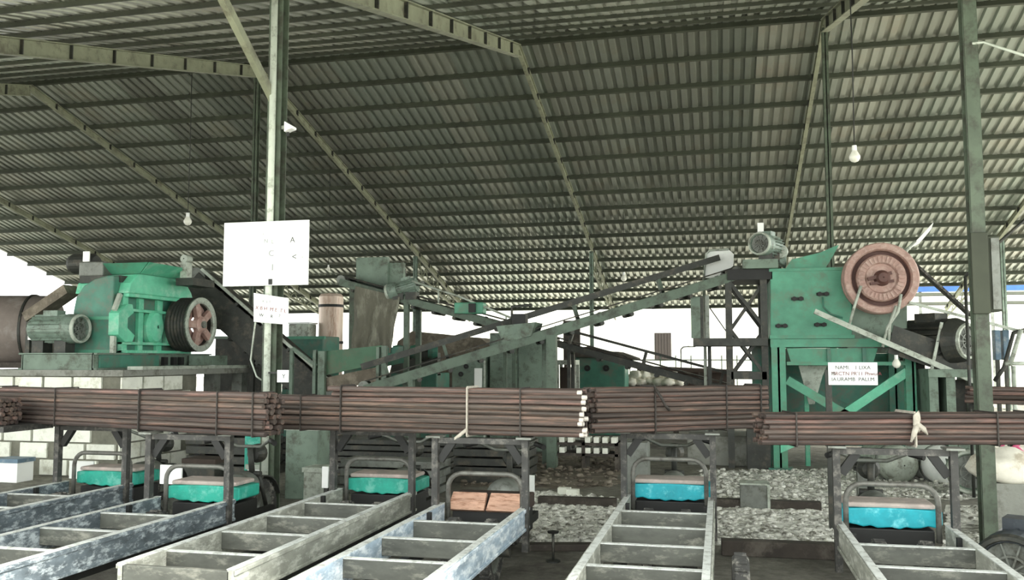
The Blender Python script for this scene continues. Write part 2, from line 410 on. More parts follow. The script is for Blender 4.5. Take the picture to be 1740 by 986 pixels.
# white plastered building beyond the shed
WY = 47.0
wall = thing('wall_back', 'overexposed white plastered building wall beyond the shed', 'wall', (0, WY, 0), kind='structure')
MB().box(-20, 34, WY, WY + 0.3, 0, 6.5).build('plaster_face', M_plaster, wall)
M_shutter = mat('shutter_dark_wood', (38, 31, 26), 0.75, 0, 0.2, 3, stretch=(6, 6, 1))
a = atY(1112, 566, WY - 0.06); b = atY(1141, 613, WY - 0.06)
dr = thing('window_1', 'brown wooden shutter on the white wall', 'shutter', ((a.x + b.x) / 2, WY - 0.02, b.z), kind='structure')
MB().box(a.x, b.x, WY - 0.1, WY - 0.001, b.z, a.z).build('shutter_frame', M_shutter, dr)
nsl = 5; w_ = (b.x - a.x - 0.1) / nsl
for i in range(nsl):
    x0 = a.x + 0.05 + i * w_
    MB().box(x0 + 0.012, x0 + w_ - 0.012, WY - 0.13, WY - 0.09, b.z + 0.05, a.z - 0.05).build('plank', M_shutter, dr)

# ---------------------------------------------------------------- block platform under the left crusher
PLY = 11.12                      # front face of the platform
XR = -8.32                       # right face of the platform
pa = atY(-70, 640, PLY).x; PB = 14.9
PZ = atY(150, 629, PLY).z        # platform top
plat = thing('wall_front', 'whitewashed block wall under the left crusher platform', 'wall', (pa, PLY, 0), kind='structure')
mb = MB(); mb.box(pa, XR - 0.085, PLY + 0.03, PLY + 0.3, 0, PZ - 0.09); mb.box(XR - 0.36, XR - 0.085, PLY + .3, 13.05, 0, PZ - 0.09); mb.build('mortar_bed', M_mortar, plat)
BL, BH = 0.46, (PZ - 0.1) / 6 - .026
bmb = MB(); bmb.box(0, BL, 0, 0.14, 0, BH); bme = mesh_of(bmb, 'block', M_block)
row = 0; z = 0.02
while row < 6:
    x = pa + (0.0 if row % 2 else -0.28)
    while x + BL < XR - .04:
        if x >= pa - 0.01: piece(bme, 'block', plat, (x, PLY + random.uniform(-0.014, 0.004), z), (0, 0, random.uniform(-0.01, 0.01)))
        x += BL + 0.045 + (0.13 if random.random() < 0.18 else 0)
    y = PLY + (0.03 if row % 2 else .26)
    while y + BL < 13.05:
        piece(bme, 'block', plat, (XR - .06, y, z), (0, 0, PI / 2 + random.uniform(-.01, .01))); y += BL + .045
    z += BH + 0.026; row += 1
slab = thing('trim_1', 'concrete platform slab carrying the left roll crusher', 'platform', (pa, PLY, PZ - 0.09), kind='structure')
MB().box(pa - 0.05, XR, PLY - 0.04, PB, PZ - 0.09, PZ).build('slab_edge', M_conc, slab)
for x, y in ((XR - .2, 13.7), (XR - .2, 14.6), (pa + .4, 14.6)):
    MB().box(x - 0.1, x + 0.1, y - .1, y + .1, 0, PZ - 0.09).build('slab_pier', M_grey, slab)
st = thing('steel_plate', 'long pale steel plate lying along the platform edge by the spoked flywheel', 'plate', (XR - .1, 13, PZ))
MB().box(XR - .24, XR + .02, 11.5, 14.6, PZ, PZ + 0.05).build('plate', M_pale, st)

# ---------------------------------------------------------------- left roll crusher
CY = 11.45
def X1(u, v=560, Y=CY): return atY(u, v, Y).x
def Z1(v, u=250, Y=CY): return atY(u, v, Y).z
FX = -8.9                        # ribbed side facing +X
def S1(u, v, X=FX): p = atX(u, v, X); return (p.y, p.z)
class MBX(MB):
    def xprism(s, pts, x0, x1):
        n = len(pts); vs = [(x0, y, z) for y, z in pts] + [(x1, y, z) for y, z in pts]
        return s.add(vs, [tuple(range(n)), tuple(range(2 * n - 1, n - 1, -1))] + [((i + 1) % n, i, n + i, n + (i + 1) % n) for i in range(n)])
cr = thing('roll_crusher', 'green roll crusher with spoked pink flywheel on the block platform', 'crusher', (-9.3, CY, PZ))
sz0, sz1 = PZ, PZ + .25
SX0 = atY(38, 610, 11.2).x; SX1 = FX - .02; SYB = 14.2
mb = MB()
for x, sgn in ((SX0, -1), (SX1, 1)):
    mb.box(x - .015, x + .015, 11.2, SYB, sz0, sz1); mb.box(x - .015, x + sgn * .07, 11.2, SYB, sz1 - .025, sz1); mb.box(x - .015, x + sgn * .07, 11.2, SYB, sz0, sz0 + .025)
for yy in (11.2, 12.4, 13.4, SYB): mb.box(SX0, SX1, yy, yy + .03, sz0, sz1 - .025)
mb.box(SX0, SX1, 11.18, SYB + .03, sz1 - .02, sz1)
mb.build('skid', M_ggreen, cr)
MB().box(SX1 + .02, SX1 + .05, 11.3, 12.7, sz0 + 0.03, sz1 - 0.03).build('skid_plate', M_dgreen, cr)
for yy in (12.85, 13.1, 13.3):
    MB().box(SX1 + .02, SX1 + .08, yy - .05, yy + .05, sz0 + .06, sz1 - .06).build('anchor_bolt', M_black, cr)
GY = 11.72                       # gear guard, facing the front
P1 = lambda u, v: (atY(u, v, GY).x, atY(u, v, GY).z)
gx = [(P1(124, 560)[0], sz1), P1(124, 530), P1(129, 505), P1(142, 486), P1(160, 474), P1(182, 468), (FX - .12, P1(182, 468)[1]), (FX - .12, sz1)]
MB().prism(gx, GY, GY + 1.5).build('gear_guard', M_dgreen, cr, 0.02)
zs = P1(160, 541)[1]
MB().box(gx[0][0] - .02, FX - .12, GY - .03, GY + .001, zs - .025, zs + .025).build('guard_seam', M_green, cr)
MB().box(gx[0][0] - .03, FX - .12, GY - .04, GY + .001, sz1, sz1 + .05).build('guard_foot', M_green, cr)
yn, yf = S1(211, 540)[0], S1(321, 540)[0]
ztop = S1(211, 498)[1]
MB().box(FX - .62, FX - .1, yn, yf, sz1, ztop).build('roller_frame', M_dgreen, cr)
hs = ztop - sz1
for z0_, z1_, dp in ((0, .05, .17), (.14, .19, .1), (.70, .75, .1), (.94, 1.0, .17)):
    MB().box(FX - .11, FX - .1 + dp, yn, yf, sz1 + hs * z0_, sz1 + hs * z1_).build('rib', M_mint, cr, .008)
for f0, f1, a_, b_, dp in ((.0, .07, 0, 1, .08), (.24, .31, 0, 1, .06), (.52, .6, 0, 1, .06), (.66, .72, .16, .75, .1), (.93, 1.0, 0, 1, .08)):
    MB().box(FX - .11, FX - .1 + dp, yn + (yf - yn) * f0, yn + (yf - yn) * f1, sz1 + hs * a_, sz1 + hs * b_).build('rib', M_mint, cr, .008)
c_ = V((FX - .1, yn + (yf - yn) * .45, sz1 + hs * .46)); mb = MB(); mb.lathe([(.02, .16), (.17, .14), (.2, .08), (.2, -.02)], c_, (1, 0, 0), 24)
for v_ in mb.v: v_.z = c_.z + (v_.z - c_.z) * 1.35
mb.build('bearing_cover', M_mint, cr)
ym = yn - .02
mb = MBX(); mb.xprism([(ym - .16, sz1 + hs * .3), (ym - .16, sz1 + hs * .66), (ym + .04, sz1 + hs * .82), (ym + .16, sz1 + hs * .82), (ym + .2, sz1 + hs * .68), (ym + .06, sz1 + hs * .58), (ym + .06, sz1 + hs * .42), (ym + .24, sz1 + hs * .3), (ym + .18, sz1 + hs * .18), (ym + .02, sz1 + hs * .18)], FX - .14, FX + .04); mb.build('bearing_bracket', M_mint, cr, .01)
MB().box(FX - .1, FX - .03, yn - .18, yn - .12, sz1, sz1 + hs * .28).build('adjusting_rod', M_pale, cr)
mb = MB(); mb.bar((FX - .06, yn - .03, sz1 + hs * .98), (FX - .06, yn - .16, sz1 + hs * .7), .06, .06); mb.build('adjusting_rod', M_pale, cr)
# domed cover and hopper
zt_ = S1(250, 462)[1]; dh = zt_ - ztop; w_ = yf - yn
dx = [(yn, ztop), (yn + .03 * w_, ztop + .42 * dh), (yn + .12 * w_, ztop + .8 * dh), (yn + .24 * w_, zt_), (yn + .72 * w_, zt_), (yn + .88 * w_, ztop + .76 * dh), (yn + .98 * w_, ztop + .32 * dh), (yn + 1.02 * w_, ztop)]
mb = MBX(); mb.xprism(dx, FX - .9, FX + .06); mb.build('roller_cover', M_mint, cr, .02)
hc = V((-9.0, yn + .46 * w_, 0)); hz0, hz1 = zt_ - .06, atX(250, 446, -8.55).z
t0 = [(-9.3, yn + .12 * w_), (-8.8, yn + .12 * w_), (-8.8, yn + .74 * w_), (-9.3, yn + .74 * w_)]
t1 = [(atY(166, 446, 11.85).x, 11.85), (-8.52, 11.85), (-8.52, atX(308, 448, -8.52).y), (atY(166, 446, 11.85).x, atX(308, 448, -8.52).y)]
vs = [(x, y, hz0) for x, y in t0] + [(x, y, hz1) for x, y in t1] + [(x * .96 + hc.x * .04, y * .96 + hc.y * .04, hz1) for x, y in t1] + [(x * .96 + hc.x * .04, y * .96 + hc.y * .04, hz0) for x, y in t0]
fs = []
for i in range(4):
    j = (i + 1) % 4; fs += [(i, j, 4 + j, 4 + i), (4 + i, 4 + j, 8 + j, 8 + i), (8 + i, 8 + j, 12 + j, 12 + i)]
MB().add(vs, fs).build('feed_hopper', M_green, cr)
mb = MBX(); mb.xprism([(t1[1][1], hz1 + .0), (t1[2][1], hz1), (t0[2][1], hz0), (t0[1][1], hz0)], 0, .012)
for k, v_ in enumerate(mb.v): v_.x = (-8.505 if k % 4 < 2 else -8.785) + (.012 if k >= 4 else 0)
mb.build('hopper_lit_side', M_mint, cr)  # lighter green plate paints in the light on the right side
# flywheel on the ribbed side
fy = yn + .80 * w_ + .1
fc = atY(340, 552, fy); fx = fc.x
R_ = 0.46
mb = MB(); prof = [(R_ * .8, 0.0), (R_ * .86, 0.02), (R_, 0.02), (R_, -0.02)]
for i in range(5): prof += [(R_ - .025, -0.045 - .06 * i), (R_, -0.07 - .06 * i)]
prof += [(R_, -0.36), (R_ * .84, -0.36), (R_ * .8, -0.34)]
mb.lathe(prof, (fx, fc.y, fc.z), (1, 0, 0), 40, closed=True); fw = mb.build('flywheel', M_dark, cr)
mb = MB(); mb.lathe([(R_ * .78, 0.02), (R_ * .86, 0.035), (R_ * 1.0, 0.03), (R_ * 1.0, 0.0), (R_ * .78, -0.02)], (fx, fc.y, fc.z), (1, 0, 0), 40, closed=True); mb.build('rim_ring', M_pale, fw)
for i in range(5):
    mb = MB(); an = PI / 2 + 0.3 + i * 2 * PI / 5; d_ = V((0, math.cos(an), math.sin(an))); c_ = V((fx - 0.02, fc.y, fc.z))
    mb.bar(c_ + d_ * 0.05, c_ + d_ * R_ * .82, 0.12, 0.07, (1, 0, 0)); mb.build('spoke', M_pink, fw)
mb = MB(); mb.lathe([(0.02, 0.06), (0.1, 0.06), (0.14, 0.03), (0.14, -0.06)], (fx, fc.y, fc.z), (1, 0, 0), 24); mb.build('hub', M_pink, fw)
mb = MB(); mb.lathe([(R_ * .82, -0.1), (0.13, -0.1), (0.13, -0.12), (R_ * .82, -0.12)], (fx, fc.y, fc.z), (1, 0, 0), 32, closed=True); mb.build('wheel_web', M_pink, fw)
for i in range(5):
    an = PI / 2 + 0.3 + (i + .5) * 2 * PI / 5; c_ = V((fx - .1, fc.y + math.cos(an) * R_ * .55, fc.z + math.sin(an) * R_ * .55)); mb = MB(); mb.lathe([(.01, .01), (.055, .01), (.055, -.005)], c_, (1, 0, 0), 14); mb.build('web_hole', M_black, fw)
mb = MB(); mb.cyl((FX - 0.1, fc.y, fc.z), (fx + 0.09, fc.y, fc.z), 0.06, 16); mb.build('shaft', M_grey, cr)
MB().box(FX + .05, FX + .3, fy + .2, fy + 1.0, sz0 + .05, sz1 - .03).build('bearing_plinth', M_ggreen, cr)

def motor(name, label, c, axis, r, L, m=M_motor, parent=None, fan_m=None, fr=1.0, ring_m=None, z_foot=None, box_m=None, box_side=(0, 0, 1)):
    c = V(c); ax = V(axis).normalized()
    z_foot = c.z - r * 1.12 if z_foot is None else z_foot
    if parent is None: t = thing(name, label, 'motor', (c.x, c.y, z_foot))
    else: t = parent
    mb = MB(); prof = []; n = int(L / 0.04)
    mb.lathe([(0.01, -L / 2), (r * .82, -L / 2), (r * .84, L / 2 - .05), (0.01, L / 2 - .05)], c, ax, 20)
    h = V((0, 0, 1)).cross(ax).normalized() if abs(ax.z) < .9 else V((1, 0, 0)); u_ = ax.cross(h)
    for i in range(20):
        an = 2 * PI * i / 20; d = h * math.cos(an) + u_ * math.sin(an)
        mb.bar(c - ax * (L * .44) + d * r * .9, c + ax * (L * .4) + d * r * .9, .012, r * .2, d)
    b = mb.build('motor_body', m, t)
    mb = MB(); mb.lathe([(r * fr * .8, .13), (r * fr * .86, .165), (r * fr * .96, .165), (r * fr * 1.02, .13), (r * fr * .96, .1), (r * fr * .86, .1)], c + ax * (L / 2), ax, 28, closed=True); mb.build('end_ring', ring_m or M_pale, t)
    mb = MB(); e = c + ax * (L / 2)
    mb.lathe([(r * .7, -.06), (r * 1.02, -.06), (r * (.25 + .75 * fr), .1), (r * fr * .98, .14), (r * fr * .8, .14), (r * fr * .76, .1), (r * fr * .4, .09)], e, ax, 28)
    fcv = mb.build('fan_cover', fan_m or m, t)
    mb = MB()
    for i in range(5):
        an = PI * i / 5; d = h * math.cos(an) + u_ * math.sin(an)
        mb.bar(e + ax * .12 - d * r * fr * .76, e + ax * .12 + d * r * fr * .76, .012, .012)
    mb.lathe([(.01, .09), (r * fr * .77, .1)], e, ax, 20); mb.lathe([(r * fr * .38, .112), (r * fr * .44, .112), (r * fr * .44, .13), (r * fr * .38, .13)], e, ax, 20, closed=True)
    mb.build('grille', M_grey, fcv)
    bs = V(box_side)
    R = Matrix((ax, bs.cross(ax), bs)).transposed()
    mb = MB(); mb.cbox(c + bs * r * 1.05, (L * .38, r * .8, r * .4), R); mb.build('terminal_box', box_m or m, t)
    for k in (-.3, .3):
        q = c + ax * (L * k); MB().box(q.x - .1, q.x + .1, q.y - .1, q.y + .1, z_foot, c.z - r * .6).build('mounting_foot', M_dark, t)
    mb = MB(); mb.cyl(c - ax * (L / 2), c - ax * (L / 2 + .14), r * .18, 12); mb.build('motor_shaft', M_grey, t)
    return t
mc = atY(90, 559, CY - .02)
motor('electric_motor', 'grey motor with white terminal plate left of the dark green gear guard', (mc.x, CY, mc.z), (1, 0.0, 0), 0.22, 0.66, z_foot=sz1)
a = atY(54, 556, CY - 0.1)
tb = thing('control_box', 'small white connection box at the left end of the crusher skid', 'box', (a.x, CY - .05, sz1))
MB().box(a.x - .1, a.x + .1, CY - .06, CY + .1, sz1 + .2, a.z + .09).build('white_lid', M_white, tb)
MB().box(a.x - .04, a.x + .04, CY, CY + .08, sz1, sz1 + .2).build('bracket', M_dark, tb)
# gear motor on a bracket above
um = thing('gear_motor', 'dark gear motor with oblong housing left of the crusher hopper', 'motor', (X1(130), CY + .9, Z1(470)))
MB().box(X1(98), X1(140), CY + .4, CY + 1.0, Z1(462), Z1(436)).build('housing', M_grey, um, .02)
mb = MB(); c_ = atY(150, 448, CY + .7); mb.lathe([(.01, -.3), (.14, -.3), (.16, -.25), (.16, .1), (.12, .16), (.01, .16)], c_, (1, 0, 0), 20); mb.build('motor_barrel', M_dark, um)
MB().box(X1(100), X1(172), CY + .4, CY + 1.05, Z1(474), Z1(462)).build('base_tray', M_dark, um)
mb = MB(); mb.bar((X1(108), CY + .7, Z1(470)), (X1(128), CY + .7, Z1(500)), .1, .16); mb.bar((X1(160), CY + .7, Z1(473)), (X1(165), CY + .7, Z1(485)), .1, .1); mb.build('bracket', M_dark, um)
MB().box(X1(106), X1(117), CY + .38, CY + .4, Z1(436), Z1(418)).build('tag_plate', M_white, um)
a_ = atY(52, 540, CY + .8); b_ = atY(122, 492, CY + .8)
ch = thing('drive_guard', 'slanting dark belt guard from the gear motor down to the left', 'guard', (a_.x, CY + .8, PZ))
mb = MB(); mb.bar(a_, b_, .3, .16); mb.build('guard_shell', M_mud, ch)
mb = MB(); mb.box(a_.x - .04, a_.x + .04, CY + .75, CY + .85, PZ, a_.z); mb.build('leg', M_dark, ch)

# big rusty drum at the left edge
dc = atY(2, 585, 13.2)
bd = thing('storage_drum', 'big brownish drum at the left edge behind the crusher motor', 'drum', (dc.x, 13.2, PZ))
dr_ = 0.62
mb = MB(); mb.lathe([(0.01, -.75), (dr_ * .9, -.75), (dr_, -.68), (dr_, .68), (dr_ * .9, .75), (.01, .75)], (dc.x, 13.4, PZ + dr_ + 0.06), (1, .35, 0), 36, True); mb.build('drum_shell', M_drum, bd)
for o_ in (-.4, .4):
    mb = MB(); mb.lathe([(dr_, o_ - .02), (dr_ + .025, o_ - .02), (dr_ + .025, o_ + .02), (dr_, o_ + .02)], (dc.x, 13.4, PZ + dr_ + .06), (1, .35, 0), 36, closed=True); mb.build('hoop', M_dark, bd)
MB().box(dc.x - .7, dc.x + .7, 13.1, 13.7, PZ, PZ + .1).build('cradle', M_timber, bd)

# ---------------------------------------------------------------- conveyors
def conveyor(name, label, lo, hi, width, side, belt_m=M_beltm, side_m=M_ggreen, legs=(), n_idler=6, upper=None, up_m=None):
    lo = V(lo); hi = V(hi); d = (hi - lo).normalized(); r = d.cross(UP).normalized(); n = r.cross(d).normalized()
    t = thing(name, label, 'conveyor', (lo.x, lo.y, 0))
    for s in (-1, 1):
        mb = MB(); o = r * (s * width / 2)
        mb.bar(lo + o, hi + o, .03, side, n)
        mb.bar(lo + o + n * (side / 2) - r * s * .03, hi + o + n * (side / 2) - r * s * .03, .07, .02, n)
        mb.bar(lo + o - n * (side / 2) - r * s * .03, hi + o - n * (side / 2) - r * s * .03, .07, .02, n)
        mb.build('side_channel', side_m, t)
    pr_ = .1; L = (hi - lo).length
    path = [lo + n * (side / 2 + .06), hi + n * (side / 2 + .06)]
    mb = MB(); mb.bar(path[0], path[1], width * .86, .02, n); mb.bar(lo - n * (.04), hi - n * (.04), width * .86, .02, n); mb.build('belt', belt_m, t)
    for p in (lo, hi):
        mb = MB(); q = p + n * (side / 4 + .02); mb.cyl(q - r * width * .47, q + r * width * .47, side / 4 + .055, 16); mb.build('end_pulley', M_grey, t)
    for i in range(n_idler):
        p = lo.lerp(hi, (i + .7) / (n_idler + .4))
        mb = MB(); mb.cyl(p - r * width * .46 - n * (side / 2 + .03), p + r * width * .46 - n * (side / 2 + .03), .04, 10)
        for s in (-1, 1): mb.bar(p + r * s * width * .47 - n * (side / 2 + .06), p + r * s * width * .47 + n * (side / 2 + .02), .03, .05, d)
        mb.build('idler', M_dark, t)
    for f, w in legs:
        p = lo.lerp(hi, f)
        for s in (-1, 1):
            q = p + r * (s * (width / 2 - .02))
            mb = MB(); mb.box(q.x - w / 2, q.x + w / 2, q.y - w / 2, q.y + w / 2, 0, q.z - side / 2 + .02); mb.build('leg', side_m, t)
    if upper:
        off, th, fr = upper
        p0 = lo - r * (width / 2) * 1; p1 = hi - r * (width / 2)
        mb = MB(); mb.bar(p0 + n * off, p1 + n * off, .05, th, n); mb.build('upper_rail', up_m or side_m, t)
        for f in fr:
            p = p0.lerp(p1, f); mb = MB(); mb.bar(p + n * (side / 2), p + n * (off - th / 2), .14, .05, d); mb.build('stanchion', side_m, t)
    return t
# feeding the left crusher from the right
lo = atY(548, 672, 14.9); hi = atY(334, 484, 14.5)
conveyor('belt_conveyor', 'dark belt conveyor climbing left to the roll crusher hopper', lo, hi, .62, .5, side_m=M_dark, legs=((.12, .07), (.5, .07)), n_idler=9, upper=(.34, .05, (.1, .3, .5, .7, .9)), up_m=M_pale)
hp = atY(324, 452, 13.0)
hm = thing('pulley_bearing', 'pale pulley bearing at the top end of the left conveyor', 'bearing', (hp.x, 13.0, hp.z - .15))
mb = MB(); mb.box(hp.x - .06, hp.x + .06, 12.8, 12.95, hp.z - .22, hp.z + .04); mb.lathe([(.01, -.08), (.065, -.08), (.065, .08), (.01, .08)], (hp.x, 12.88, hp.z + .1), (0, 1, 0), 16); mb.build('bearing_block', M_pale, hm)
mb = MB(); mb.box(hp.x - .12, hp.x + .2, 12.78, 13.4, hp.z - .34, hp.z - .22); mb.build('bearing_shelf', M_dark, hm)
# long conveyor rising to the right crusher
lo = atY(622, 662, 12.9); hi = atY(1244, 470, 14.7)
conveyor('belt_conveyor', 'long grey green conveyor rising from the trough to the right crusher', lo, hi, .62, .13, side_m=M_conv, legs=((.49, .15), (.12, .07)), n_idler=12, upper=(.36, .1, (.06, .22, .42, .58, .82)), up_m=M_dark)
# descending conveyor from the hanging sheet to the crossing
hi = atY(590, 482, 15.4); lo = atY(878, 560, 15.4)
conveyor('belt_conveyor', 'green conveyor sloping down from the hanging sheet to the crossing', lo, hi, .7, .11, side_m=M_conv, legs=((.6, .09), (.04, .06)), n_idler=8)
# lower conveyor on the right, sloping down to the right
hi = atY(940, 582, 16.6); lo = atY(1255, 668, 16.6)
conveyor('belt_conveyor', 'low dark conveyor sloping down behind the sacks to the crusher legs', lo, hi, .5, .1, side_m=M_dark, legs=((.12, .06), (.9, .06)), n_idler=6, upper=(.3, .05, (.1, .5, .9)), up_m=M_dark)
# hopper at the crossing of the conveyors
c_ = atY(880, 566, 13.5)
tr = thing('transfer_chute', 'small grey transfer chute at the crossing of the conveyors', 'chute', (c_.x, 13.6, c_.z))
MB().prism([(c_.x - .3, c_.z + .1), (c_.x - .2, c_.z - .16), (c_.x + .25, c_.z - .05), (c_.x + .32, c_.z + .16)], 13.3, 13.9).build('chute_body', M_ggreen, tr)
mb = MB(); mb.box(c_.x - .1, c_.x + .12, 13.5, 13.7, c_.z + .1, c_.z + .3); mb.build('chute_motor', M_black, tr)
mb = MB(); mb.tube([(c_.x - .12, 13.6, c_.z), (c_.x - .12, 13.6, c_.z + .42), (c_.x + .2, 13.6, c_.z + .44)], .025); mb.build('guide_pipe', M_dark, tr)
# motor, boards and pipes on the descending conveyor
q = atY(690, 489, 15.1)
motor('electric_motor', 'small dark motor riding on the descending green conveyor', (q.x, 15.1, q.z), (-1, 0, -.25), .15, .42, z_foot=q.z - .22)
for (u0, u1, v0, v1, Y, lb) in ((605, 658, 438, 487, 15.6, 'grey green metal panel standing over the conveyor head, the larger one'), (659, 685, 447, 494, 15.7, 'narrow grey panel beside the larger one over the conveyor head')):
    a = atY(u0, v0, Y); b = atY(u1, v1, Y)
    t = thing('control_cabinet', lb, 'cabinet', (a.x, Y, b.z)); MB().box(a.x, b.x, Y, Y + .12, b.z - .1, a.z).build('face', M_ggreen, t, .01)
    mb = MB(); mb.box(a.x, a.x + .04, Y + .12, Y + .16, b.z - .25, a.z - .1); mb.box(b.x - .04, b.x, Y + .12, Y + .16, b.z - .25, a.z - .1); mb.build('bracket', M_dark, t)
mb = MB(); hr = thing('handrail', 'thin pale handrail above the descending green conveyor', 'handrail', atY(870, 545, 15.0))
mb.tube([atY(700, 478, 15.0), atY(780, 504, 15.0), atY(868, 540, 15.0)], .02); mb.build('rail_pipe', M_pale, hr)
for u, v0, v1 in ((745, 492, 516), (800, 512, 534), (860, 536, 552)):
    mb = MB(); mb.tube([atY(u, v0, 15.0), atY(u, v1, 15.0)], .015, 6); mb.build('stanchion', M_pale, hr)
mb = MB(); a = atY(800, 528, 15.05); gb = thing('gear_box', 'small green gear box on the descending conveyor', 'gearbox', a)
MB().box(a.x - .28, a.x + .25, 14.95, 15.2, a.z - .06, a.z + .14).build('case', M_green, gb, .02)
MB().box(a.x + .0, a.x + .12, 14.9, 14.96, a.z - .04, a.z + .12).build('cover', M_black, gb)
# hanging sheet with folds
def cloth(name, label, quad, Y0, amp, m, seed, nx=40, ny=14, th=.012):
    tl, tr_, br, bl = [atY(u, v, Y0) for u, v in quad]
    vs = []; fs = []
    for s in (0, 1):
        for j in range(ny + 1):
            for i in range(nx + 1):
                f = i / nx; k = j / ny
                p = tl.lerp(tr_, f).lerp(bl.lerp(br, f), k)
                p = p + V((0, amp * (math.sin(f * 15 + seed + k * 1.2) * .5 + mnoise.noise(V((f * 4, k * 3, seed))) * 1.4) * (.35 + .65 * k) + s * th, 0))
                vs.append(p)
    N_ = (nx + 1) * (ny + 1)
    for j in range(ny):
        for i in range(nx):
            a = j * (nx + 1) + i
            fs.append((a, a + 1, a + nx + 2, a + nx + 1)); fs.append((N_ + a + nx + 1, N_ + a + nx + 2, N_ + a + 1, N_ + a))
    o = MB().add(vs, fs, True).build(name, m, None, loc=bl)
    return tag(o, label, 'sheet')
cloth('hanging_tarpaulin', 'grey tarpaulin curtain hanging below the conveyor head', ((603, 486), (680, 505), (664, 600), (596, 604)), 15.0, .1, M_tarp, 2.0)
fp = thing('support_post', 'green post beside the tan tank holding the conveyor head', 'post', (atY(594, 560, 15.0).x, 15.2, 0))
a = atY(590, 480, 15.0); b = atY(600, 600, 15.0); MB().box(a.x, b.x, 15.1, 15.2, 0, a.z).build('shaft', M_post, fp); MB().box(a.x - .08, b.x + .08, 15.0, 15.3, 0, .02).build('base_plate', M_post, fp)

# ---------------------------------------------------------------- feed trough and frame
tf = thing('feed_trough', 'green sided feed trough at the foot of the climbing conveyor', 'trough', (atY(595, 640, 14.0).x, 14.0, 0))
T = lambda u, v, Y=14.0: (atY(u, v, Y).x, atY(u, v, Y).z)
MB().prism([T(543, 640), T(543, 598), T(650, 587), T(650, 617)], 14.0, 14.05).build('side_panel', M_trough, tf)
MB().prism([T(543, 668), T(543, 644), T(650, 622), T(650, 646)], 14.02, 14.1).build('lower_beam', M_mud, tf)
MB().prism([T(543, 640), T(543, 598), T(650, 587), T(650, 617)], 15.0, 15.05).build('side_panel', M_dgreen, tf)
for u0, u1, v in ((536, 541, 595), (545, 556, 597), (643, 648, 590), (652, 660, 588)):
    a = T(u0, v); b = T(u1, v); MB().box(a[0], b[0], 13.9, 13.98, 0, a[1]).build('post', M_ggreen, tf)
mb = MB(); mb.bar((T(500, 592)[0], 13.95, T(500, 592)[1]), (T(541, 622)[0], 13.95, T(541, 622)[1]), .05, .06)
mb.box(T(496, 600)[0], T(501, 600)[0], 13.92, 13.98, 0, T(500, 592)[1]); mb.build('side_frame', M_ggreen, tf)
a = atY(480, 572, 16.5); b = atY(548, 640, 16.5)
bp = thing('green_bin', 'dark green steel bin standing behind the trough posts', 'bin', (a.x, 16.5, 0)); MB().box(a.x, b.x, 16.5, 17.3, 0, a.z).build('bin_body', M_dgreen, bp, .02)
mb = MB(); mb.box(a.x - .04, b.x + .04, 16.46, 16.54, a.z - .06, a.z); mb.build('rim', M_green, bp)
a = atY(490, 551, 18.0); b = atY(524, 576, 18.0)
wp = thing('white_cabinet', 'pale box top showing above the dark green bin', 'box', (a.x, 18.0, 0)); MB().box(a.x, b.x, 18.0, 18.4, 0, a.z).build('cabinet_body', M_pale, wp, .02); MB().box(a.x - .02, b.x + .02, 17.98, 18.42, a.z, a.z + .04).build('lid', M_white, wp)
# tan tank
a = atY(563, 500, 18.5); w2 = (atY(583, 540, 18.5).x - atY(545, 540, 18.5).x) / 2
tk = thing('storage_tank', 'tall tan cylindrical tank with dark bands behind the trough', 'tank', (a.x, 18.5, 0))
mb = MB(); mb.lathe([(.01, 0), (w2, 0), (w2, a.z - .06), (w2 * .85, a.z), (.01, a.z + .03)], (a.x, 18.5, 0), (0, 0, 1), 28, False); mb.build('tank_shell', M_tank, tk)
for v in (519, 582):
    z = atY(563, v, 18.5 - w2).z; mb = MB(); mb.lathe([(w2, z - .03), (w2 + .015, z - .03), (w2 + .015, z + .03), (w2, z + .03)], (a.x, 18.5, 0), (0, 0, 1), 28, closed=True); mb.build('band', M_black, tk)

# ---------------------------------------------------------------- middle background
def cabinet(name, label, u0, u1, v0, Y, depth, m, doors=2, extra=None):
    a = atY(u0, v0, Y); b = atY(u1, v0, Y)
    t = thing(name, label, 'cabinet', ((a.x + b.x) / 2, Y, 0))
    MB().box(a.x, b.x, Y, Y + depth, 0, a.z).build('cabinet_body', m, t, .012)
    w = (b.x - a.x) / doors
    for i in range(doors):
        dr = MB().box(a.x + i * w + .015, a.x + (i + 1) * w - .015, Y - .025, Y - .002, .12, a.z - .05).build('door', m, t, .006)
        mb = MB(); xx = a.x + (i + 1) * w - .08; mb.box(xx - .012, xx + .012, Y - .05, Y - .025, .9, 1.08); mb.build('handle', M_black, dr)
    return t
cabinet('switch_cabinet', 'wide grey green switch cabinet with two doors under the long conveyor', 832, 930, 566, 16.0, .6, M_ggreen)
c2 = cabinet('switch_cabinet', 'lower grey green cabinet with round holes left of the two-door cabinet', 768, 826, 606, 15.9, .6, M_ggreen, 1)
for u, v in ((783, 636), (792, 623)):
    p = atY(u, v, 15.86); mb = MB(); mb.lathe([(.01, 0), (.045, 0), (.045, -.015), (.01, -.015)], p, (0, 1, 0), 14); mb.build('round_vent', M_black, c2)
a = atY(806, 626, 15.6); b = atY(819, 652, 15.6)
nb = thing('paper_board', 'white clipboard leaning on the grey green cabinets', 'clipboard', (a.x, 15.6, b.z)); MB().box(a.x, b.x, 15.6, 15.63, b.z - .2, a.z).build('sheet', M_white, nb); MB().box(b.x + .03, b.x + .06, 15.6, 15.64, 0, atY(820, 613, 15.6).z).build('stand_pole', M_pale, nb); MB().box(a.x, b.x + .06, 15.61, 15.65, b.z - .25, b.z - .2).build('ledge', M_pale, nb)
gc = cabinet('metal_container', 'dark green metal container with two round openings under a ragged roof', 978, 1062, 604, 19.8, .8, M_dgreen, 1)
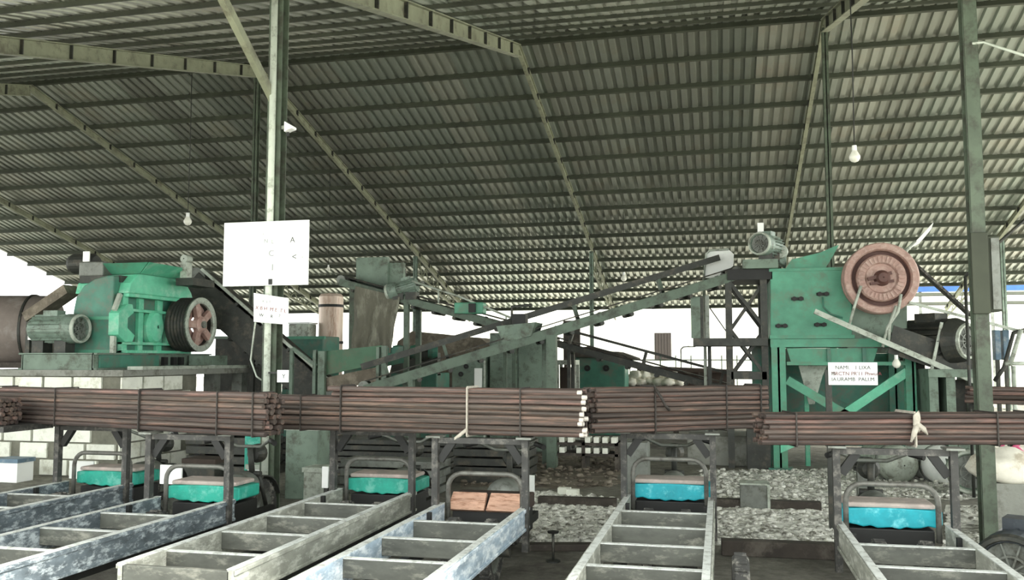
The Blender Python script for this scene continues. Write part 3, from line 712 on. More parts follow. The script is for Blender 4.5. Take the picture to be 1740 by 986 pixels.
for u, v in ((998, 626), (1030, 626)):
    p = atY(u, v, 19.76); mb = MB(); mb.lathe([(.01, 0), (.07, 0), (.07, -.015), (.01, -.015)], p, (0, 1, 0), 14); mb.build('round_opening', M_black, gc)
mb = MB(); a = atY(974, 604, 19.7); b = atY(1066, 596, 19.7); mb.prism([(a.x - .1, a.z), (a.x, a.z + .14), (a.x + .35, a.z + .2), (a.x + .7, a.z + .1), (b.x - .2, a.z + .08), (b.x + .2, a.z - .06), (b.x + .2, a.z - .1), (a.x - .1, a.z - .03)], 19.6, 20.65); mb.build('roof_sheet_cover', M_timber, gc)
# dark machinery and brown heap behind the long conveyor
p = atY(745, 620, 19.0)
hb = MB()
hp_pts = [atY(u, v, 20) for u, v in ((660, 640), (676, 580), (700, 563), (760, 570), (815, 574), (850, 600), (900, 640))]
mb = MB(); mb.prism([(hp_pts[0].x, 0)] + [(q.x, q.z) for q in hp_pts] + [(hp_pts[-1].x, 0)], 20, 22.5); tag(mb.build('clay_heap', M_mud, None, loc=(p.x, 20, 0)), 'flat brown clay heap covered by a mat behind the long conveyor', 'heap')
mx = thing('clay_mixer', 'dark green mixing machine behind the trough and the green legs', 'machine', (atY(690, 620, 17.5).x, 17.5, 0))
a = atY(664, 590, 17.5); b = atY(742, 655, 17.5)
MB().box(a.x, b.x, 17.5, 18.4, 0, b.z + .25).build('machine_base', M_dgreen, mx, .02)
for i in range(5):
    x = a.x + .12 + i * (b.x - a.x - .24) / 4
    mb = MB(); mb.lathe([(.01, -.1), (.13, -.1), (.15, 0), (.13, .1), (.01, .1)], (x, 17.6, a.z - .1 - .06 * (i % 2)), (1, .3, 0), 18); mb.build('roller', M_dark if i % 2 else M_dgreen, mx)
mb = MB(); mb.box(a.x, b.x, 17.55, 17.75, b.z + .2, a.z - .12); mb.build('roller_frame', M_dark, mx)
# sacks
pk = thing('sack_pallet', 'dark wooden platform carrying the heap of white sacks', 'pallet', (atY(1110, 660, 21).x, 21, 0))
sa = atY(1064, 656, 21); sb = atY(1156, 656, 21)
MB().box(sa.x, sb.x, 20.7, 21.9, sa.z - .1, sa.z).build('deck', M_timber, pk)
for x in (sa.x + .1, sb.x - .1):
    for yy in (20.8, 21.8): MB().box(x - .06, x + .06, yy - .06, yy + .06, 0, sa.z - .1).build('leg', M_timber, pk)
for i in range(11):
    lay = 0 if i < 6 else 1
    x = sa.x + .12 + (i if lay == 0 else i - 5.6) * .215; 
    o = MB().blob((x, 21.0 + random.uniform(0, .3), sa.z + .09 + lay * .16), .17, i, (1.0, 1.3, .62), .35, (12, 8)).build('sack', M_sack, None, loc=(x, 21, sa.z))
    tag(o, ORD[i if lay == 0 else i - 6] + ' white sack from the left in the ' + ('lower' if lay == 0 else 'upper') + ' layer beside the dark green container', 'sack', 'white sacks heaped on the pallet')
# brown low shed roof behind the sacks
a = atY(1085, 626, 26); b = atY(1250, 660, 26)
sh = thing('low_shed', 'low brown shed roof standing before the white wall', 'shed', (a.x, 26, 0))
mb = MB(); mb.prism([(a.x, a.z), (a.x + .2, a.z + .05), (b.x, a.z - .05), (b.x, a.z - .12), (a.x, a.z - .08)], 25.5, 28); mb.build('shed_roof', M_brown, sh)
for f in (.05, .35, .65, .97):
    x = a.x + (b.x - a.x) * f; MB().box(x - .06, x + .06, 25.6, 25.72, 0, a.z - .06).build('shed_post', M_timber, sh)
MB().box(a.x + .1, b.x, 27.6, 27.7, 0, a.z - .06).build('shed_wall', M_brown, sh)
fe = thing('pipe_fence', 'thin pipe fence standing before the white wall', 'fence', (atY(1150, 620, 40).x, 40, 0))
a = atY(1070, 612, 40); b = atY(1330, 612, 40)
for u in range(1070, 1331, 26):
    q = atY(u, 604, 40); MB().cyl((q.x, 40, 0), (q.x, 40, q.z), .03, 6).build('fence_post', M_ggreen, fe)
MB().cyl((a.x, 40, a.z), (b.x, 40, a.z), .03, 6).build('fence_rail', M_ggreen, fe)
sl = thing('lamp_post', 'thin bent lamp post before the white wall', 'lamp', (atY(1157, 600, 38).x, 38, 0)); q = atY(1157, 594, 38); mb = MB(); mb.tube([(q.x, 38, 0), (q.x, 38, q.z), (q.x + .1, 38, q.z + .1), (q.x + .35, 38, q.z + .12)], .035, 6); mb.build('pole', M_grey, sl); MB().box(q.x + .3, q.x + .6, 37.95, 38.05, q.z + .08, q.z + .14).build('lamp_head', M_grey, sl)
a = atY(957, 545, 24); b = atY(985, 612, 24)
bd2 = thing('dark_board', 'upright dark board standing left of the green container', 'board', (a.x, 24, 0)); MB().box(a.x, b.x, 24, 24.08, b.z, a.z).build('board_face', M_timber, bd2); MB().box(a.x, a.x + .08, 24.08, 24.16, 0, a.z).build('leg', M_timber, bd2); MB().box(b.x - .08, b.x, 24.08, 24.16, 0, a.z).build('leg', M_timber, bd2)
stl = thing('tall_stool', 'tall pale crate stand below the upright dark board', 'stand', (atY(965, 640, 17).x, 17, 0))
a = atY(944, 612, 17); b = atY(978, 620, 17)
MB().box(a.x, b.x, 17, 17.5, b.z, a.z).build('top', M_pale, stl)
for x in (a.x + .03, b.x - .03):
    for yy in (17.03, 17.47): MB().box(x - .03, x + .03, yy - .03, yy + .03, 0, b.z).build('leg', M_pale, stl)
MB().box(a.x + .08, b.x - .08, 17.05, 17.4, b.z - .5, b.z - .05).build('crate', M_brown, stl)

# ---------------------------------------------------------------- right crusher
DY = 14.3
def Q(u, v, Y=DY): p = atY(u, v, Y); return (p.x, p.z)
c0 = atY(1430, 600, DY)
jc = thing('crusher', 'tall green crusher on legs with a ribbed pink flywheel', 'crusher', (c0.x, DY, 0))
MB().prism([Q(1309, 574), Q(1309, 462), Q(1313, 458), Q(1440, 458), Q(1448, 470), Q(1448, 574)], DY, DY + 1.5).build('crusher_body', M_green, jc, .015)
mb = MB(); mb.box(Q(1309, 458)[0] - .02, Q(1448, 458)[0], DY - .02, DY + 1.52, Q(1309, 462)[1], Q(1309, 457)[1]); mb.box(Q(1305, 458)[0], Q(1448, 458)[0], DY - .05, DY + 1.52, Q(1309, 576)[1], Q(1309, 570)[1]); mb.build('flange', M_green, jc)
for u, v in ((1355, 508), (1398, 500), (1328, 554), (1394, 552)):
    x, z = Q(u, v, DY - .02)
    mb = MB(); mb.box(x - .09, x + .09, DY - .05, DY - .001, z - .02, z + .02)
    for s in (-1, 1): mb.cyl((x + s * .05, DY - .08, z), (x + s * .05, DY - .03, z), .035, 8)
    mb.build('bolt_plate', M_black, jc)
mb = MB(); mb.tube([atY(1398, 505, DY - .06), atY(1399, 522, DY - .06), atY(1412, 534, DY - .06), atY(1432, 540, DY - .06)], .015, 6); mb.build('oil_pipe', M_dgreen, jc)
MB().prism([Q(1334, 458), Q(1346, 440), Q(1395, 428), Q(1418, 418), Q(1427, 415), Q(1412, 442), Q(1402, 458)], DY + .1, DY + .16).build('hopper_plate', M_green, jc)
MB().prism([Q(1334, 458), Q(1350, 440), Q(1410, 440), Q(1402, 458)], DY + .16, DY + 1.3).build('feed_hopper', M_dgreen, jc)
# guarded drive housing behind the flywheel
MB().prism([Q(1440, 600), Q(1440, 520), Q(1470, 490), Q(1530, 490), Q(1543, 510), Q(1543, 600)], DY + .05, DY + 1.1).build('drive_housing', M_ggreen, jc, .02)
fcx, fcz = Q(1497, 473, DY - .35); FR = .53; FC = V((fcx, DY - .35, fcz))
mb = MB(); mb.lathe([(FR * .78, -.0), (FR * .82, -.04), (FR * .97, -.04), (FR, -.02), (FR, .05), (FR * .96, .07), (FR, .09), (FR * .96, .12), (FR, .15), (FR * .96, .18), (FR, .21), (FR, .26), (FR * .78, .26)], FC, (0, 1, 0), 48, closed=True); fw2 = mb.build('flywheel_rim', M_pink, jc)
mb = MB(); mb.lathe([(.02, .1), (FR * .8, .1), (FR * .8, .16), (.02, .16)], FC, (0, 1, 0), 40); mb.build('wheel_web', M_red, fw2)
mb = MB(); mb.lathe([(.02, -.02), (FR * .4, -.02), (FR * .44, -.06), (FR * .62, -.06), (FR * .66, -.03), (FR * .66, .1)], FC, (0, 1, 0), 40); mb.build('cover_disc', M_pink, fw2)
mb = MB()
for i in range(30):
    an = 2 * PI * i / 30; d = V((math.cos(an), 0, math.sin(an))); mb.bar(FC + d * FR * .45 - V((0, .065, 0)), FC + d * FR * .61 - V((0, .065, 0)), .03, .024, (0, 1, 0))
mb.build('radial_rib', M_pink, fw2)
mb = MB(); mb.lathe([(.01, -.16), (.07, -.16), (.1, -.12), (.12, -.02)], FC + V((.01, 0, .0)), (0, 1, 0), 20); mb.build('hub', M_red, fw2)
mb = MB(); mb.bar(FC + V((-.2, -.1, -.02)), FC + V((.13, -.1, .07)), .05, .05); mb.bar(FC + V((-.17, -.1, -.09)), FC + V((.16, -.1, -.05)), .04, .04); mb.build('clamp_bar', M_red, fw2)
mb = MB(); mb.cyl(FC, FC + V((0, .6, 0)), .07, 14); mb.build('drive_shaft', M_grey, jc)
# guard straps and long pale bar
for pts in ([(1463, 486), (1452, 520), (1441, 560)], [(1531, 500), (1526, 530), (1508, 556), (1500, 590)], [(1523, 520), (1512, 550), (1510, 580)]):
    mb = MB(); mb.tube([atY(u, v, DY - .45) for u, v in pts], .022, 8); mb.build('guard_strap', M_pale, jc)
mb = MB(); mb.bar(atY(1384, 529, DY - .5), atY(1658, 649, DY - .5), .05, .075); mb.build('guard_bar', M_pale, jc)
mb = MB(); mb.bar(atY(1583, 628, DY - .48), atY(1600, 548, DY - .48), .04, .04); mb.build('guard_strut', M_pale, jc)
mb = MB(); mb.bar(atY(1545, 514, DY - .4), atY(1745, 566, DY - .4), .04, .04); mb.build('guard_rail', M_pale, jc)
mb = MB(); mb.bar(atY(1556, 452, DY + .0), atY(1662, 548, DY - .0), .22, .035); mb.bar(atY(1510, 566, DY + .0), atY(1640, 624, DY - .0), .22, .03); mb.build('drive_belt', M_rubber, jc)
MB().prism([Q(1500, 600), Q(1510, 555), Q(1640, 600), Q(1645, 640), Q(1600, 634)], DY - .42, DY - .39).build('belt_guard', M_dark, jc)
# stand
lw = .2
for (u0, u1) in ((1313, 1337), (1541, 1559)):
    x0 = Q(u0, 700)[0]; x1 = Q(u1, 700)[0]
    for yy in (DY, DY + 1.35):
        mb = MB(); mb.box(x0, x1, yy, yy + .02, 0, Q(1320, 574 if u0 < 1400 else 600)[1]); mb.box(x0, x1, yy + .14, yy + .16, 0, Q(1320, 574 if u0 < 1400 else 600)[1]); mb.box(x0 + .09, x0 + .12, yy, yy + .16, 0, Q(1320, 574 if u0 < 1400 else 600)[1])
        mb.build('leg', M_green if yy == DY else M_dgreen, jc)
        MB().box(x0 - .08, x1 + .08, yy - .06, yy + .22, 0, .03).build('foot_plate', M_dgreen, jc)
for yy in (DY - .01, DY + 1.4):
    MB().box(Q(1309, 580)[0], Q(1559, 580)[0], yy, yy + .1, Q(1400, 590)[1], Q(1400, 576)[1]).build('top_beam', M_green, jc)
    MB().box(Q(1337, 620)[0], Q(1545, 620)[0], yy, yy + .08, Q(1400, 621)[1], Q(1400, 615)[1]).build('cross_beam', M_green, jc)
MB().prism([Q(1337, 592), Q(1492, 592), Q(1484, 618), Q(1345, 618)], DY + .03, DY + 1.3).build('discharge_chute', M_green, jc)
for u in (1405, 1465): MB().box(Q(u, 600)[0], Q(u + 6, 600)[0], DY - .03, DY + .03, Q(1400, 615)[1], Q(1400, 592)[1]).build('stiffener', M_dgreen, jc)
mb = MB(); mb.bar((Q(1338, 650)[0], DY + .05, Q(1338, 646)[1]), (Q(1440, 712)[0], DY + .05, Q(1440, 706)[1]), .08, .13); mb.build('brace', M_green, jc)
mb = MB(); mb.bar((Q(1542, 632)[0], DY + .05, Q(1542, 632)[1]), (Q(1432, 706)[0], DY + .05, Q(1432, 706)[1]), .08, .13); mb.build('brace', M_mint, jc)
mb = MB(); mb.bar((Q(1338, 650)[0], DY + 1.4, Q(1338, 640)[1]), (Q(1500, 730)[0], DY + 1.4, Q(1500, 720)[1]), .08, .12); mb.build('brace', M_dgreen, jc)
MB().prism([Q(1326, 770), Q(1326, 744), Q(1384, 744), Q(1340, 764)], DY - .02, DY + .0).build('gusset', M_mint, jc)
MB().box(Q(1330, 640)[0], Q(1592, 640)[0], DY + 1.5, DY + 1.53, .25, Q(1400, 600)[1]).build('rear_panel', M_dgreen, jc)
MB().box(Q(1372, 640)[0], Q(1380, 640)[0], DY + .6, DY + .7, 0, Q(1400, 600)[1]).build('inner_post', M_mint, jc)
MB().prism([Q(1362, 622), Q(1412, 622), Q(1404, 640), Q(1390, 690), Q(1380, 690)], DY + .5, DY + .55).build('chute_plate', M_pale, jc)
MB().box(Q(1280, 640)[0], Q(1312, 640)[0], DY + .5, DY + .6, 0, Q(1300, 575)[1]).build('side_plate', M_dgreen, jc)
# motor on concrete base
mcx, mcz = Q(1604, 583, 14.0)
mbase = thing('motor_plinth', 'grey steel motor stand right of the green crusher legs', 'plinth', (mcx, 14.2, 0))
mb = MB(); mb.box(Q(1562, 640)[0], Q(1660, 640)[0], 13.7, 14.9, Q(1600, 640)[1], Q(1600, 627)[1]); mb.build('top_slab', M_ggreen, mbase)
for u in (1572, 1600, 1650):
    x = Q(u, 660)[0]; mb = MB(); mb.box(x - .06, x + .06, 13.75, 14.85, 0, Q(1600, 640)[1]); mb.build('leg', M_ggreen, mbase)
MB().box(Q(1585, 700)[0], Q(1640, 700)[0], 14.2, 14.3, 0, Q(1600, 645)[1]).build('back_plate', M_dark, mbase)
motor('electric_motor', 'large dark drive motor with pale ringed fan cover beside the crusher', (mcx - .1, 14.3, mcz + .02), (.8, -1, 0), .34, .95, m=M_dark, fr=.76, z_foot=Q(1600, 627)[1])
for (u0, u1, lb) in ((1690, 1702, 'narrow blue grey switch box beyond the right column, the left one'), (1704, 1717, 'narrow blue grey switch box beyond the right column, the right one')):
    a = atY(u0, 561, 14.0); b = atY(u1, 612, 14.0)
    t = thing('switch_box', lb, 'box', (a.x, 14.0, b.z)); MB().box(a.x, b.x, 14.0, 14.15, b.z, a.z).build('box_body', M_bluegrey, t, .01); MB().box((a.x + b.x) / 2 - .02, (a.x + b.x) / 2 + .02, 14.02, 14.1, 0, b.z).build('stand_pole', M_dark, t)
mb = MB(); mb.tube([atY(1690, 648, 13.8), atY(1706, 625, 13.8), atY(1722, 566, 13.8), atY(1745, 560, 13.8)], .03, 8)
cbt = tag(mb.build('bent_pipe', M_dark, None, loc=atY(1690, 648, 13.8)), 'bent dark pipe rising beside the blue grey switch boxes', 'pipe')
mb = MB(); mb.tube([atY(1716, 622, 13.0), atY(1735, 560, 13.0)], .03, 8); mb.tube([atY(1708, 618, 13.0), atY(1745, 618, 13.0)], .025, 8); mb.tube([atY(1722, 622, 13.0), (atY(1722, 640, 13).x, 13, 0)], .03, 8); tag(mb.build('pipe_stand', M_pale, None, loc=(atY(1722, 640, 13).x, 13, 0)), 'pale pipe frame at the right edge of the picture', 'frame')
# white strip standing up behind the flywheel
ps = [atY(u, v, 14.6) for u, v in ((1541, 425), (1556, 410), (1586, 378), (1582, 390), (1562, 414))]
wl = thing('white_strip', 'white pointed strip sticking up behind the pink flywheel', 'strip', ps[0])
MB().prism([(q.x, q.z) for q in ps], 14.58, 14.62).build('blade', M_white, wl)
mb = MB(); mb.tube([atY(1528, 470, 14.6), ps[0], ps[1]], .025, 8); mb.build('stick', M_pale, wl)

# conveyor head tower left of the crusher
tw = thing('conveyor_tower', 'dark steel lattice tower under the conveyor head beside the green crusher', 'tower', (atY(1270, 600, 14.4).x, 14.4, 0))
TY = 14.35
for yy in (TY, TY + .9):
    for u in (1240, 1300):
        x = Q(u, 600, TY)[0]; MB().box(x - .05, x + .05, yy, yy + .1, 0, Q(1260, 460, TY)[1]).build('leg', M_dark, tw)
    x0 = Q(1240, 500, TY)[0]; x1 = Q(1300, 500, TY)[0]
    for (va, vb) in ((478, 560), (560, 640)):
        za = Q(1260, va, TY)[1]; zb = Q(1260, vb, TY)[1]
        mb = MB(); mb.bar((x0, yy + .05, za), (x1, yy + .05, zb), .05, .05); mb.build('brace', M_dark, tw)
        mb = MB(); mb.bar((x0, yy + .1, zb), (x1, yy + .1, za), .05, .05); mb.build('brace', M_dark, tw)
    MB().box(x0, x1, yy, yy + .08, Q(1260, 645, TY)[1], Q(1260, 632, TY)[1]).build('cross_beam', M_dark, tw)
MB().box(Q(1236, 470, TY)[0], Q(1312, 470, TY)[0], TY - .05, TY + 1, Q(1260, 476, TY)[1], Q(1260, 458, TY)[1]).build('head_beam', M_black, tw)
MB().box(Q(1178, 580, TY)[0], Q(1304, 580, TY)[0], TY - .1, TY + 1.0, Q(1240, 588, TY)[1], Q(1240, 575, TY)[1]).build('walk_platform', M_dark, tw)
mb = MB(); mb.box(Q(1205, 600, TY)[0] - .03, Q(1205, 600, TY)[0] + .03, TY + .5, TY + .56, 0, Q(1240, 588, TY)[1]); mb.build('leg', M_dark, tw)
mb = MB(); mb.bar((Q(1198, 508, TY)[0], TY + .9, Q(1198, 508, TY)[1]), (Q(1238, 565, TY)[0], TY + .9, Q(1238, 565, TY)[1]), .02, .02); mb.build('stay_rod', M_dark, tw)
MB().box(Q(1262, 448, TY)[0], Q(1321, 448, TY)[0], TY - .2, TY + .4, Q(1290, 458, TY)[1], Q(1290, 443, TY)[1]).build('motor_tray', M_ggreen, tw)
vb_ = thing('ventilation_box', 'tall open grey chute box hanging on the tower platform', 'box', (Q(1190, 580, TY)[0], TY, Q(1190, 575, TY)[1]))
MB().box(Q(1174, 540, TY)[0], Q(1190, 540, TY)[0], TY - .02, TY + .03, Q(1180, 575, TY)[1], Q(1180, 505, TY)[1]).build('side_panel', M_ggreen, vb_)
MB().box(Q(1190, 540, TY)[0], Q(1195, 540, TY)[0], TY, TY + .7, Q(1180, 575, TY)[1], Q(1180, 503, TY)[1]).build('side_panel', M_dark, vb_)
MB().box(Q(1198, 540, TY)[0], Q(1205, 540, TY)[0], TY + .3, TY + .4, Q(1180, 575, TY)[1], Q(1180, 500, TY)[1]).build('corner_post', M_pale, vb_)
x, z = Q(1291, 418, TY)
motor('electric_motor', 'grey motor with round fan cover on the tower tray above the conveyor head', (x + .14, TY + .05, z + .0), (-.45, -1, 0), .18, .5, m=M_motor, z_foot=Q(1290, 443, TY)[1], box_side=(0, 0, 1))
x0, z0 = Q(1303, 440, TY)
gb2 = thing('gear_box', 'pale green gear box beside the motor on the tower tray', 'gearbox', (x0 + .2, TY + .15, z0))
mb = MB(); mb.prism([Q(1306, 442, TY), Q(1306, 418, TY), Q(1316, 410, TY), Q(1330, 414, TY), Q(1338, 428, TY), Q(1338, 452, TY), Q(1322, 443, TY)], TY + .2, TY + .5); mb.build('case', M_motor, gb2, .02)
mb = MB(); mb.lathe([(.01, -.04), (.1, -.04), (.12, 0), (.12, .05)], atY(1326, 428, TY + .2), (0, 1, 0), 18); mb.build('bearing_cap', M_pale, gb2)
a = Q(1287, 379, TY); b = Q(1298, 404, TY)
wt = thing('white_plate', 'small upright white plate above the tower motor', 'plate', (a[0], TY, b[1])); MB().box(a[0], b[0], TY - .01, TY + .02, b[1] - .05, a[1]).build('plate', M_white, wt)
MB().box((a[0] + b[0]) / 2 - .01, (a[0] + b[0]) / 2 + .01, TY + .02, TY + .05, Q(1290, 443, TY)[1], a[1] - .05).build('stem', M_pale, wt)
ws = [Q(u, v, 15.2) for u, v in ((1196, 472), (1200, 432), (1206, 426), (1238, 424), (1247, 432), (1246, 452), (1215, 474))]
wsh = thing('white_sheeting', 'white plastic sheet in a bent frame behind the climbing conveyor head', 'sheet', (ws[0][0], 15.2, ws[0][1]))
MB().prism(ws, 15.2, 15.22).build('plastic_sheet', M_white, wsh)
mb = MB(); mb.tube([(x, 15.18, z) for x, z in ws[:4]], .02, 6); mb.tube([(ws[0][0], 15.2, ws[0][1]), (ws[0][0], 15.2, 0)], .03, 6); mb.build('frame_pipe', M_pale, wsh)

# ---------------------------------------------------------------- boxes and signs on the columns
a = atY(1677, 403, PY - .02); b = atY(1700, 530, PY - .02)
eb = thing('electrical_box', 'narrow grey electrical box on the right steel column', 'box', (a.x, PY, b.z)); MB().box(RPX + .065, b.x, PY - .08, PY + .08, b.z, a.z).build('box_body', M_purlin, eb, .008)
MB().box(RPX + .09, b.x - .01, PY - .1, PY - .081, b.z + .02, a.z - .02).build('lid', M_grey, eb)
eb2 = thing('cable_trunking', 'wider cable cover strapped over the right steel column', 'cover', (RPX, PY - .1, b.z)); MB().box(RPX - .08, RPX + .06, PY - .13, PY - .076, b.z - .02, a.z + .03).build('cover_body', M_purlin, eb2, .006)
def text(s, p, size, m, parent, roll=0.0, sx=1.0):
    cu = bpy.data.curves.new('lettering', 'FONT'); cu.body = s; cu.size = size; cu.extrude = .0008; cu.align_x = 'CENTER'; cu.align_y = 'CENTER'; cu.materials.append(m)
    tmp = bpy.data.objects.new('tmp', cu); sc.collection.objects.link(tmp); bpy.context.view_layer.update()
    me = bpy.data.meshes.new_from_object(tmp.evaluated_get(bpy.context.evaluated_depsgraph_get())); bpy.data.objects.remove(tmp)
    o = bpy.data.objects.new('lettering', me); sc.collection.objects.link(o); o.parent = parent
    o.location = V(p) - WL[parent.name]; o.rotation_euler = (PI / 2, 0, 0); o.rotation_euler = (Matrix.Rotation(roll, 3, 'Y') @ Matrix.Rotation(PI / 2, 3, 'X')).to_euler(); o.scale = (sx, 1, 1)
    return o
SY = PY - .2
a = atY(381, 379, SY); b = atY(523, 484, SY)
sb = thing('sign_board', 'large blank looking white board with faint marks on the left steel column', 'sign', ((a.x + b.x) / 2, SY, b.z))
MB().box(a.x, b.x, SY, SY + .02, b.z, a.z).build('board', M_white, sb, .004)
mb = MB(); mb.box(a.x + .05, b.x - .05, SY + .02, SY + .05, b.z + .08, b.z + .12); mb.box(a.x + .05, b.x - .05, SY + .02, SY + .05, a.z - .12, a.z - .08); mb.build('backing_bar', M_dark, sb)
p = atY(459, 479, SY - .01); MB().box(p.x - .02, p.x + .02, SY - .012, SY - .001, p.z - .03, p.z + .03).build('clip', M_black, sb)
for s_, u, v, sz, m in (('A', 497, 408, .085, M_ink), ('<', 500, 437, .1, M_ink), ('C', 461, 431, .09, M_ink_faint), ('I', 463, 455, .1, M_ink_faint), ('N', 452, 410, .06, M_ink_faint), ('L', 463, 411, .06, M_ink_faint), ('-', 514, 436, .08, M_ink_faint), ("'", 447, 402, .08, M_ink_faint)):
    text(s_, atY(u, v, SY - .002), sz, m, sb)
S2 = PY - .23
q = [atY(u, v, S2) for u, v in ((431, 498), (490, 507), (489, 552), (431, 547))]
s2 = thing('notice_sign', 'small tilted white notice with faint lettering below the large board', 'sign', (q[3].x, S2, q[3].z))
MB().prism([(t.x, t.z) for t in q][::-1], S2, S2 + .012).build('board', M_white, s2)
MB().box(LPX - .03, LPX + .03, S2 + .012, PY - .14, q[3].z + .1, q[3].z + .16).build('hanger', M_dark, s2)
for s_, u, v, sz, m in (('K  L E', 453, 513, .04, M_ink_faint), ('X B H  M E  T L', 460, 526, .055, M_ink_red), ('W  .   R', 452, 537, .05, M_ink), ('I', 475, 537, .05, M_ink)):
    text(s_, atY(u, v, S2 - .003), sz, m, s2, roll=-.0 + .12)
a = atY(471, 629, PY - .2); b = atY(490, 650, PY - .2)
tg = thing('paper_tag', 'small white tag hanging right of the left column above the rods', 'tag', (a.x, PY - .2, b.z)); MB().box(a.x, b.x, PY - .2, PY - .19, b.z, a.z).build('tag_sheet', M_white, tg); MB().box(LPX + .06, a.x + .02, PY - .19, PY - .05, a.z - .04, a.z - .02).build('hook', M_dark, tg)
text('Y', atY(482, 640, PY - .203), .06, M_ink, tg)
mb = MB(); mb.tube([atY(434, 548, PY - .21), atY(430, 580, PY - .1), atY(426, 612, PY - .05), atY(436, 640, PY - .05), (LPX - .06, PY - .04, atY(446, 650, PY).z)], .01, 6); tag(mb.build('hanging_cable', M_pale, None, loc=atY(434, 548, PY - .21)), 'thin pale cable hanging from the small notice down the left column', 'cable')
# sign on stake in front of the right crusher
S3 = 9.4
a = atY(1407, 616, S3); b = atY(1492, 655, S3)
s3 = thing('notice_sign', 'white sign with three lines of lettering before the green crusher legs', 'sign', ((a.x + b.x) / 2, S3, 0))
MB().box(a.x, b.x, S3, S3 + .015, b.z, a.z).build('board', M_white, s3, .003)
pxs = atY(1405, 690, S3).x + .02; MB().box(pxs - .025, pxs + .035, S3 + .016, S3 + .06, 0, b.z + .15).build('stake', M_dark, s3)
W3 = b.x - a.x
for s_, u, v, sz, m in (('NAMI.   1 LIXA', 1449, 625, .052, M_ink), ('IB', 1416, 635, .05, M_ink), ("MRCTN PR'11 Phwu/A", 1455, 635.5, .05, M_ink_red), ('.IA', 1416, 645, .05, M_ink), ('URAMB  PALI.M', 1454, 645, .052, M_ink)):
    text(s_, atY(u, v, S3 - .002), sz, m, s3)
# camera on the left post, bulbs
p = atY(493, 217, PY - .02)
cc = thing('security_camera', 'white security camera on the left steel column', 'camera', (LPX + .1, PY, p.z))
mb = MB(); mb.prism([(p.x - .04, p.z + .06), (p.x + .03, p.z + .02), (p.x + .06, p.z), (p.x + .055, p.z - .025), (p.x + .0, p.z - .04), (p.x - .04, p.z - .06)], PY - .09, PY + .02); mb.build('housing', M_white, cc, .008)
MB().box(LPX + .075, p.x - .03, PY - .05, PY - .02, p.z - .02, p.z + .02).build('bracket', M_pale, cc)
MB().box(p.x - .03, p.x, PY - .05, PY - .03, p.z - .1, p.z - .055).build('lens', M_black, cc)
def bulb(u, v, Y, label, top=None, r=.055, bulbm=M_glass):
    p = atY(u, v, Y); zt = roofz(Y) - .1 if top is None else top
    t = thing('hanging_bulb', label, 'lamp', (p.x, Y, zt))
    mb = MB(); mb.tube([(p.x, Y, zt), (p.x + .01, Y, (zt + p.z) / 2), (p.x, Y, p.z + r)], .009, 6); mb.build('cord', M_cable, t)
    mb = MB(); mb.lathe([(.01, r * 1.5), (r * .42, r * 1.5), (r * .45, r * .5), (.01, r * .5)], (p.x, Y, p.z), (0, 0, 1), 14); mb.build('socket', M_white, t)
    mb = MB(); mb.lathe([(r * .4, r * .6), (r * .62, r * .2), (r, -r * .5), (r * .95, -r), (r * .6, -r * 1.5), (.004, -r * 1.7)], (p.x, Y, p.z), (0, 0, 1), 18, True); mb.build('bulb', bulbm, t)
bulb(1452, 261, 12.0, 'white bulb on a long cord in front of the right roof slope', r=.07)
bulb(319, 372, 17.6, 'small bulb on a cord from the near rafter above the left crusher', top=roofz(17.6) - .42, r=.09)
bulb(558, 455, 26.0, 'thin cord with a tiny lamp above the tan tank', r=.06)
bulb(1523, 614, DY - .5, 'white bulb hanging under the flywheel housing', top=atY(1523, 591, DY - .5).z, r=.06)
bulb(1060, 470, 30.0, 'tiny bulb hanging near the roof truss above the long conveyor', r=.1)
wl_ = MB(); wl_.tube([atY(1652, 74, PY - .1), atY(1672, 72, PY - .1), atY(1690, 78, PY - .2), atY(1745, 96, PY - .5)], .012, 6); tag(wl_.build('hanging_cable', M_conduit, None, loc=atY(1652, 74, PY - .1)), 'pale cable looped off the top of the right column', 'cable')
wl_ = MB(); wl_.tube([atY(1640, 470, 12), atY(1700, 410, 12), atY(1745, 370, 12)], .02, 6); wl_.tube([atY(1640, 470, 12), (atY(1640, 470, 12).x, 12, 0)], .02, 6); tag(wl_.build('stay_pipe', M_dark, None, loc=(atY(1640, 470, 12).x, 12, 0)), 'dark slanting stay pipe behind the right column', 'pipe')
q = atY(1560, 491, 44.0); q2 = atY(1820, 489, 44.0)
bt = thing('blue_roof', 'blue roof edge of a building beyond the right end of the shed', 'roof', (q.x, 44, 0))
MB().box(q.x, q2.x, 44, 44.6, q.z - .13, q.z + .17).build('fascia', M_blue, bt)
for f in (.02, .5, .98): x = q.x + (q2.x - q.x) * f; MB().box(x - .06, x + .06, 44.2, 44.32, 0, q.z - .13).build('roof_post', M_grey, bt)

